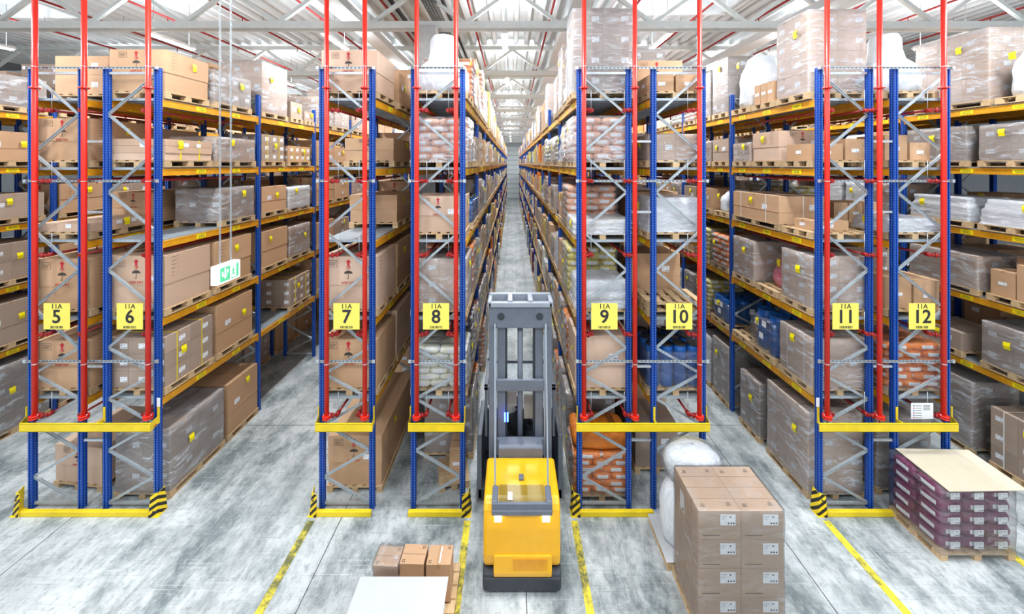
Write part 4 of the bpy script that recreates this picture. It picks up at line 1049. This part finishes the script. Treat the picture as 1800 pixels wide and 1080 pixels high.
# aisle signs
SX = {5:99.5, 6:228, 7:609, 8:766.5, 9:1062.5, 10:1194, 11:1486.5, 12:1621}
for n_, px in SX.items():
    x = (px-900)*6.9/F; z = CZ-(556.5-288)*6.9/F; h = .245
    t = thing('aisle_sign', (x, 6.9, z), 'square yellow sign reading 11A and %d with a barcode' % n_, 'sign', 'yellow aisle signs')
    put('sign_plate', MB().box(-h, 0, -h, h, .006, h, 'sign_yellow'), (0,0,0), t)
    put('lettering', text_mesh('11A', .125, 'near_black', .0012), (0,-.001,.185), t)
    put('lettering', text_mesh(str(n_), .35, 'near_black', .006), (0,-.001,-.015), t)
    rg = random.Random(n_); bc = MB(); xx = -.115
    while xx < .115:
        w = rg.choice((.004,.007,.011)); bc.box(xx,-.0015,-.225,xx+w,0,-.18,'near_black'); xx += w+rg.choice((.004,.006,.012))
    put('barcode', bc, (0,0,0), t)
    put('bracket', MB().box(-h, .006, .12, h, .012, .15, 'galvanised').box(-.012,.006,.12,.012,.15,.15,'galvanised'), (0,0,0), t)
# load notice on rack 12 and small plates on posts
t = thing('notice_board', ((1621-900)*6.98/F, 6.98, CZ-(723-288)*6.98/F), 'white printed notice sheet hung low on the front of rack 12', 'notice')
put('sheet', MB().box(-.21,0,-.15,.21,.004,.15,'paper'), (0,0,0), t)
nm_ = MB()
for k in range(6): nm_.box(-.17,-.002,.09-k*.045,-.145,0,.11-k*.045,'print_red' if k % 2 else 'drum_blue'); nm_.box(-.13,-.002,.095-k*.045,-.01,0,.102-k*.045,'print_dark')
for k in range(5): nm_.box(.02+.0*k,-.002,.10-k*.02,.15,0,.106-k*.02,'print_dark')
put('printed_lines', nm_, (0,0,0), t)
for x, n_ in ((-6.775, 6), (5.86, 11)):
    s = 1 if n_ == 6 else -1
    tag(put('load_plate', MB().box(x-.002, 7.08, 1.85, x+.002, 7.16, 2.08, 'paper') if False else MB().box(x-.03, 7.060, 1.99, x+.03, 7.066, 2.16, 'paper')), 'small white load plate stuck on the outer post of rack %d' % n_, 'load plate', 'load plates on the posts')

# ------------------------------------------------------------------ hanging escape sign
t = thing('emergency_exit_sign', (-4.95, 6.13, 4.62), 'lit green and white escape route sign hanging on two chains before rack 6', 'exit sign')
put('sign_housing', MB().box(-.06,0,0,.06,.5,.31,'sign_lit'), (0,0,0), t)
g = MB(); g.box(.0605,.03,.02,.063,.47,.285,'sign_lit'); put('light_panel', g, (0,0,0), t)
g = MB()
def yz(pts, mat, x=.0645):
    b = len(g.v); g.v.extend([(x, y, z) for y, z in pts]); g.face(tuple(range(b, b+len(pts))), mat)
yz([(.04,.03),(.26,.03),(.26,.27),(.04,.27)], 'sign_green'); yz([(.40,.03),(.46,.03),(.46,.27),(.40,.27)], 'sign_green')
yz([(.28,.03),(.39,.03),(.39,.05),(.28,.05)], 'sign_green')
yz([(.135,.25),(.165,.25),(.165,.14),(.20,.14),(.15,.07),(.10,.14),(.135,.14)], 'sign_lit', .066)
yz([(.08,.20),(.11,.20),(.11,.12),(.08,.12)], 'sign_lit', .066); yz([(.19,.22),(.22,.22),(.22,.16),(.19,.16)], 'sign_lit', .066)
yz([(.33,.24),(.35,.225),(.33,.21),(.31,.225)], 'sign_green', .066); yz([(.31,.20),(.35,.20),(.37,.15),(.345,.15),(.34,.13),(.38,.09),(.37,.07),(.32,.11),(.29,.07),(.28,.085),(.31,.13)], 'sign_green', .066)
put('pictogram', g, (0,0,0), t)
def chain(L):
    m = MB(); z = 0; k = 0
    while z < L:
        a = (1, 0) if k % 2 else (0, 1); r = .012
        for s in (-1, 1): m.bar((a[0]*s*r, a[1]*s*r, z), (a[0]*s*r, a[1]*s*r, z+.036), .006, .006, 'galvanised', up=(1,0,0))
        m.bar((-a[0]*r, -a[1]*r, z), (a[0]*r, a[1]*r, z), .006, .006, 'galvanised', up=(0,0,1)); m.bar((-a[0]*r, -a[1]*r, z+.036), (a[0]*r, a[1]*r, z+.036), .006, .006, 'galvanised', up=(0,0,1))
        z += .031; k += 1
    return m
cm = chain(ZC-4.93).mesh('chain')
for y in (.12, .36): put('chain', cm, (0, y, .31), t)

# ------------------------------------------------------------------ warehouse truck with its driver
TX = .155
t = thing('warehouse_truck', (TX, 5.7, 0), 'yellow and grey man-up warehouse truck with tall grey mast in the aisle', 'forklift')
def tp(name, mb, bv=0, par=None):
    o = put(name, mb, (0,0,0), par or t)
    if bv: bevel(o, bv, 3)
    return o
def hood(m, x0, x1, pts, mat): return m.prism(pts, x0, x1, mat)
body = [(.02,.30),(-.01,.55),(.0,1.0),(.04,1.30),(.10,1.36),(.95,1.36),(.95,.12),(.10,.12)]
tp('chassis', MB().prism([(-.0,.05),(.0,.27),(.08,.32),(1.6,.32),(1.6,.05)], -.61, .61, 'truck_dark'), .03)
m = MB()
m.prism([(.02,.42),(-.01,.6),(.0,1.0),(.03,1.26),(.08,1.34),(.16,1.38),(.93,1.38),(.93,.33),(.1,.33)], -.60, .60, 'truck_yellow')
tp('counterweight_cover', m, .05)
tp('rear_apron', MB().prism([(-.02,.27),(-.045,.36),(-.035,.62),(.02,.62),(.03,.27)], -.44, .46, 'truck_yellow'), .02)
gr = MB()
for k in range(22): gr.box(-.14+k*.0245, -.049, .40, -.128+k*.0245, -.03, .58, 'truck_dark' if False else 'beam_orange')
tp('ventilation_grille', gr)
tp('bumper', MB().box(-.60,-.03,.06,.60,.05,.26,'truck_dark'), .03)
# rear lamp frame and the sloping glazed hood cover
fr = MB(); fr.box(-.47,-.022,1.21,.47,.03,1.30,'truck_grey'); fr.box(-.47,.0,1.28,-.37,.30,1.42,'truck_grey'); fr.box(.37,.0,1.28,.47,.30,1.42,'truck_grey'); fr.box(-.47,-.01,1.28,.47,.04,1.40,'truck_grey')
tp('lamp_frame', fr, .02)
tp('glazed_cover', MB().box(-.36,.05,1.383,.36,.34,1.392,'clear_glass').box(-.22,.06,1.392,-.15,.2,1.396,'white_paint'))
for s in (-1, 1):
    o = tp('headlamp', MB().prism([(-.027,1.13),(-.032,1.22),(.0,1.22),(.0,1.13)], s*.37-.055, s*.37+.055, 'headlamp'), 0)
tp('hood_latch', MB().box(-.04,.42,1.38,.04,.52,1.42,'truck_grey'), .008)
# mast base housing
tp('mast_base_housing', MB().prism([(.93,.3),(.93,1.52),(.97,1.56),(1.16,1.56),(1.16,.3)], -.40, .40, 'truck_grey'), .02)
# mast
HM = 4.10
m = MB()
for s in (-1, 1):
    m.box(s*.535-.05, 1.18, .15, s*.535+.05, 1.42, HM-.22, 'truck_grey')
    m.box(s*.46-.02, 1.20, .2, s*.46+.02, 1.24, HM-.22, 'truck_light')
tp('outer_mast', m, .012)
m = MB()
for s in (-1, 1):
    m.box(s*.355-.075, 1.25, .3, s*.355+.075, 1.40, HM-.3, 'truck_grey'); m.box(s*.262-.018, 1.27, .3, s*.262+.018, 1.40, HM-.3, 'truck_dark')
tp('inner_mast', m, .01)
tp('lift_cylinder', MB().cyl((0,1.32,.3),(0,1.32,HM-.3),.052,'truck_grey',18))
for q in ((-.575,1.165,HM-.52,.575,1.26,HM-.12),(-.44,1.17,2.40,.44,1.24,2.62),(-.44,1.17,1.2,.44,1.24,1.52)):
    tp('cross_member', MB().box(*q,'truck_grey'), .02)
m = MB()
m.box(-.60,1.12,HM-.12,.60,1.20,HM-.02,'truck_light'); m.box(-.60,1.20,HM-.12,.60,1.50,HM-.08,'truck_grey'); m.box(-.60,1.46,HM-.12,.60,1.54,HM+.03,'truck_light')
for s in (-1, 1): m.box(s*.57-.04,1.12,HM-.12,s*.57+.04,1.54,HM+.0,'truck_light'); m.box(s*.19-.05,1.14,HM-.1,s*.19+.05,1.52,HM+.02,'truck_light')
tp('mast_head', m, .02)
m = MB()
for s in (-1, 1):
    m.cyl((s*.36,1.16,HM-.3),(s*.36,1.3,HM-.3),.07,'truck_dark',16)
tp('chain_pulley', m)
m = MB()
for s in (-1, 1): m.bar((s*.43,.30,1.36),(s*.47,1.14,HM-.42),.028,.028,'truck_light',up=(1,0,0))
tp('mast_stay', m)
# operator cabin beyond the mast
m = MB(); cy0, cy1 = 1.50, 2.55
m.box(-.83,cy0,.10,.83,cy1,.30,'truck_dark'); 
for s in (-1, 1): m.box(s*.79-.05,cy0,.10,s*.79+.05,cy1,1.36,'truck_grey')
m.box(-.83,cy1-.06,.10,.83,cy1,1.20,'truck_grey')
m.box(-.45,cy0,.10,.45,cy0+.04,1.0,'truck_grey')
tp('cabin_shell', m, .02)
m = MB()
for s in (-1, 1):
    for y in (cy0+.05, cy1-.06): m.box(s*.66-.025,y-.025,1.3,s*.66+.025,y+.025,2.25,'truck_grey')
m.box(-.70,cy0,2.22,.70,cy0+.09,2.29,'truck_grey'); m.box(-.70,cy1-.09,2.22,.70,cy1,2.29,'truck_grey')
for s in (-1, 1): m.box(s*.66-.04,cy0,2.22,s*.66+.04,cy1,2.29,'truck_grey')
tp('overhead_guard', m, .01)
tp('roof_window', MB().box(-.62,cy0+.09,2.25,.62,cy1-.09,2.26,'clear_glass'))
tp('load_arms', MB().box(-.60,.9,.05,-.46,3.1,.26,'truck_dark').box(.46,.9,.05,.60,3.1,.26,'truck_dark'), .02)
m = MB(); m.box(-.42,3.0-.45,.34,-.28,3.75,.39,'steel_bright'); m.box(.28,2.55,.34,.42,3.75,.39,'steel_bright'); m.box(-.45,2.55,.34,.45,2.62,.9,'truck_dark')
tp('forks', m)
m = MB()
for s in (-1, 1):
    m.cyl((s*.60,2.75,.13),(s*.50,2.75,.13),.13,'near_black',18)
m.cyl((-.1,.35,.17),(.1,.35,.17),.17,'near_black',18)
tp('wheel', m)
tp('seat', MB().box(-.26,1.95,.62,.26,2.35,.74,'anthracite_seat').box(-.26,1.86,.74,.26,1.95,1.02,'anthracite_seat').box(-.1,1.9,.3,.1,2.2,.62,'truck_dark'), .03)
m = MB(); m.box(-.42,2.28,.95,.42,2.48,1.08,'truck_grey'); m.box(-.30,2.36,1.08,.0,2.40,1.36,'white_paint'); m.box(.12,2.34,1.08,.40,2.44,1.26,'white_paint')
tp('control_console', m, .015)
tp('document_board', MB().box(-.30,1.60,1.85,-.06,1.66,2.12,'board_cream')); tp('document_board', MB().box(.08,1.60,1.6,.30,1.66,2.05,'board_cream'))
for x in (-.285, -.235):
    tp('warning_lamp', MB().box(x-.014,1.13,1.86,x+.014,1.16,2.02,'blue_lamp'))
# driver: seated, facing the load side (+y), hands on the console
def skin_chain(name, verts, edges, rad, mat, parent, sub=2, root=0):
    me = bpy.data.meshes.new(name); me.from_pydata(verts, edges, []); me.materials.append(MATS[mat])
    o = bpy.data.objects.new(name, me); COL.objects.link(o); o.parent = parent
    md = o.modifiers.new('body', 'SKIN'); md.use_smooth_shade = True
    for i, r in enumerate(rad):
        sv = me.skin_vertices[0].data[i]; sv.radius = (r, r) if not isinstance(r, tuple) else r; sv.use_root = (i == root)
    o.modifiers.new('smooth', 'SUBSURF').levels = sub; o.modifiers['smooth'].render_levels = sub
    return o
pz = .86; py = 5.7+2.12
p = thing('person', (TX-.02, py, pz), 'seated truck driver in a dark jacket seen from behind inside the cabin', 'person')
V = [(0,0,0),(0,-.02,.2),(0,-.01,.40),(0,0,.50),(0,.01,.60),   # 0 pelvis,1 waist,2 chest,3 neck,4 head base
     (-.19,-.01,.42),(-.27,.10,.20),(-.22,.26,.17),            # left shoulder, elbow, wrist
     (.19,-.01,.42),(.27,.10,.20),(.22,.26,.17),
     (-.10,.05,-.02),(-.12,.22,-.03),(-.13,.24,-.38),(-.13,.30,-.47),
     (.10,.05,-.02),(.12,.22,-.03),(.13,.24,-.38),(.13,.30,-.47)]
E = [(0,1),(1,2),(2,3),(3,4),(2,5),(5,6),(6,7),(2,8),(8,9),(9,10),(0,11),(11,12),(12,13),(13,14),(0,15),(15,16),(16,17),(17,18)]
R_ = [(.15,.11),(.145,.10),(.16,.11),.055,.05,.075,.05,.035,.075,.05,.035,.085,.075,.055,.04,.085,.075,.055,.04]
skin_chain('body', V, E, R_, 'jacket', p)
hd = MB(); hd.lathe([(.02,-.13),(.055,-.115),(.072,-.06),(.078,0),(.08,.05),(.068,.09),(.04,.115),(.01,.12)], 'skin', 20)
h = put('head', hd, (0,.02,.70), p); h.scale = (.95,1.15,1)
m = MB(); m.bar((0,.085,-.02),(0,.10,-.035),.02,.03,'skin'); m.box(-.022,.082,-.068,.022,.088,-.06,'print_red')
for s in (-1, 1):
    m.box(s*.028-.01,.078,.008,s*.028+.01,.085,.016,'black'); m.lathe([(.004,-.03),(.012,-.02),(.014,.01),(.004,.03)], 'skin', 8, (s*.078,0,0))
put('face_features', m, (0,0,0), h)
hr = MB(); hr.lathe([(.075,-.06),(.086,-.02),(.089,.04),(.078,.095),(.045,.128),(.01,.134)], 'hair', 20); put('hair', hr, (0,-.012,.0), h)
for s in (-1, 1):
    V = [(s*.22,.26,.17),(s*.215,.31,.165)]; E = [(0,1)]; R_ = [.026,.034]
    for f in range(4):
        b = len(V); fx = s*.215+(f-1.5)*.021; L = (.062,.072,.068,.052)[f]
        V += [(fx,.345,.165),(fx,.345+L*.55,.158),(fx,.345+L,.135)]; E += [(1,b),(b,b+1),(b+1,b+2)]; R_ += [.011,.0095,.008]
    b = len(V); V += [(s*.215-s*.042,.315,.155),(s*.215-s*.058,.345,.145)]; E += [(1,b),(b,b+1)]; R_ += [.012,.0095]
    skin_chain('hand', V, E, R_, 'skin', p, 1)

# ------------------------------------------------------------------ floor goods in front of the racks
def floor_pallet(x0, y0, x1, y1, lab, rz=0):
    o = put('wooden_pallet', pallet_mb(x1-x0, y1-y0), ((x0+x1)/2, (y0+y1)/2, 0), rz=rz); return tag(o, lab, 'pallet', 'pallets on the open floor')
floor_pallet(2.60, 5.14, 3.84, 5.98, 'wooden pallet under the tall carton stack standing before rack 10')
t = thing('carton_stack', (3.22, 5.56, PH), 'tall stack of brown cartons with white labels standing before rack 10', 'carton stack')
cw, cd, chh = .60, .19, .407
cmm = carton_mb(cw, cd, chh, 'carton_brown', False)
cmm = cmm.mesh('carton'); lb = label_mb(.215, .155, 3).mesh('shipping_label'); ln = MB().box(-.24,-.0012,-.004,0,0,.004,'print_dark').mesh('printed_line')
tp1 = MB()
for a, b_ in ((-.2,.0),(.18,.02)):
    for q in range(3): tp1.box(a-.04+q*.01, b_-.03+q*.02, 0, a+.03, b_-.022+q*.02, .0015, 'print_dark')
tp1 = tp1.mesh('printed_marks')
for i in range(2):
    for j in range(4):
        for q in range(4):
            if 0 < j and q < 3 and i == 1: continue
            c = put('carton', cmm, (-.3+i*.6, -.285+j*.19, q*chh), t)
            if j == 0:
                put('shipping_label', lb, (.115, -cd/2+.0015, .28), c); put('printed_line', ln, (0, -cd/2+.0015, .06), c)
            if q == 3 and j in (0, 3): put('printed_marks', tp1, (0,0,chh-.002), c)
put('side_label', MB().box(-.605,.16,1.18,-.6005,.30,1.45,'paper').box(-.6065,.18,1.2,-.605,.22,1.25,'black'), (0,-.12,0), t)
fl = film_mb(1.23, .80, 1.635, 'film_light', 5, .008, z0=-.02)
put('stretch_film', fl, (0,0,0), t)
floor_pallet(2.54, 6.02, 3.72, 6.84, 'wooden pallet under the white bulk bag behind the tall carton stack')
t = thing('bulk_bag', (3.02, 6.44, PH), 'tall white film shrouded bulk bag behind the tall floor carton stack', 'bulk bag')
put('base_sheet', MB().box(-.50,-.43,-.001,.70,.41,.004,'sheet_white'), (0,0,0), t)
bb = MB().lathe([(.50,0),(.56,.1),(.57,.35),(.57,.6),(.54,.78),(.47,.92),(.41,1.02),(.42,1.12),(.48,1.22),(.50,1.34),(.47,1.44),(.38,1.51),(.22,1.55),(.09,1.56),(.05,1.60),(.02,1.60)], 'bag_white', 40, wob=.022, seed=3)
o = put('bag_body', bb, (.12,0,0), t); o.scale = (.96,.70,1)
o = put('film_hood', MB().lathe([(.44,1.06),(.52,1.2),(.53,1.36),(.49,1.48),(.36,1.57),(.1,1.60)], 'film_clear', 30, wob=.035, seed=8), (.13,.0,0), t); o.scale = (.96,.72,1)
t = thing('bulk_bag', (1.775, 7.675, PH+.83), 'smooth orange bag with dark print topping the orange sacks in rack 9', 'bulk bag')
put('bag_body', sack_mb(1.14, .84, .36, 'bag_orange', 2), (0,0,.15), t)
m = MB()
for u in (-.12, .22):
    for k in range(5): m.box(u+k*.028, -.22+.01*(k%2), .322, u+k*.028+.012, .16-.02*(k%3), .326, 'print_dark')
put('printed_lines', m, (0,0,0), t)
# purple sacks under a cream board
floor_pallet(7.18, 6.17, 8.43, 7.03, 'wooden pallet under the purple sacks standing before rack 12')
t = thing('sack_stack', (7.81, 6.60, PH), 'purple sacks wrapped in film under a cream board before rack 12', 'sack stack')
sk = [sack_mb(.42, .42, .235, 'sack_purple', q).mesh('sack') for q in range(4)]; rg = random.Random(4)
for q in range(5):
    for i in range(3):
        for j in range(2):
            o = put('sack', sk[rg.randrange(4)], (-.40+i*.40+rg.uniform(-.012,.012), -.2+j*.4+rg.uniform(-.01,.01), .11+q*.207), t, rz=rg.uniform(-.05,.05))
lb2 = label_mb(.16, .11, 3).mesh('shipping_label')
for q in range(5):
    for i in range(3): put('shipping_label', lb2, (-.40+i*.4, -.435, .12+q*.207), t)
put('stretch_film', film_mb(1.27, .88, 1.06, 'film_light', 11, .03), (0,0,0), t)
b_ = MB(); b = len(b_.v)
for z in (0, .012): b_.v += [(7.24,6.10,z),(8.56,6.12,z),(8.66,7.0,z-.01),(7.30,7.02,z)]
b_.face((3,2,1,0), 'board_cream'); b_.face((4,5,6,7), 'board_cream')
for k in range(4): b_.face((k,(k+1)%4,4+(k+1)%4,4+k), 'board_cream')
tag(put('cover_board', b_, (0,0,PH+1.075)), 'cream cardboard sheet lying on top of the purple sacks', 'cardboard sheet')
# cartons and the covered pile at the bottom of the picture
tag(put('wooden_pallet', pallet_mb(.86, 1.27), (-1.475, 5.58, 0), rz=PI/2), 'wooden pallet under three small cartons on the open floor', 'pallet', 'pallets on the open floor')
for q, (a, b, hh, rz, lab) in enumerate(((-1.875, 5.61, .54, -.05, 'small carton loosely wrapped in clear film on the floor pallet'), (-1.49, 5.62, .56, -.03, 'small open seam carton between two others on the floor pallet'),
                                         (-1.095, 5.61, .56, .0, 'small taped carton at the bare slat end of the floor pallet'))):
    t = thing('carton', (a, b, PH), lab, 'carton', 'three small cartons on the floor pallet', rz)
    o = put('carton_body', carton_mb(.365, .29, hh, 'cardboard', False), (0,0,0), t)
    if q == 2: put('tape', MB().box(-.03,-.146,hh-.06,.03,.146,hh-.0005,'tape').box(.004,-.12,hh-.0005,.024,.12,hh+.0005,'paper'), (0,0,0), t)
    else: put('seam', MB().box(-.17,-.002,hh-.003,.17,.002,hh-.001,'print_dark'), (0,0,0), t)
    mk = MB()
    for (u, v) in ((.13,.10),(-.13,-.10)):
        for k in range(4): mk.box(u-.02+(k%2)*.025, v-.02+(k//2)*.025, hh-.002, u-.006+(k%2)*.025, v-.004+(k//2)*.025, hh-.0005, 'print_dark')
    put('printed_marks', mk, (0,0,0), t)
    if q == 0: put('loose_film', film_mb(.385, .31, hh+.03, 'film_clear', 3, .02, z0=.0), (0,0,0), t)
floor_pallet(-2.08, 4.28, -.88, 5.06, 'wooden pallet beneath the pile covered by a white sheet')
t = thing('sack_stack', (-1.48, 4.67, PH), 'orange sack pile with yellow tag hidden under a white sheet', 'sack stack')
for q in range(5):
    for i in range(3):
        for j in range(2): put('sack', cached(('sack','fl',i%2), lambda: sack_mb(.39,.38,.17,'sack_peach',i%2)), (-.38+i*.38, -.19+j*.38, .08+q*.155), t)
put('yellow_tag', cached(('yellow_tag',), ytag_mb), (.60,.05,.6), t, rz=PI/2)
tag(put('cover_sheet', MB().box(-2.09,4.26,0,-.875,5.08,.012,'sheet_white'), (0,0,PH+.805)), 'white cardboard sheet covering the low pile on the open floor', 'cardboard sheet')
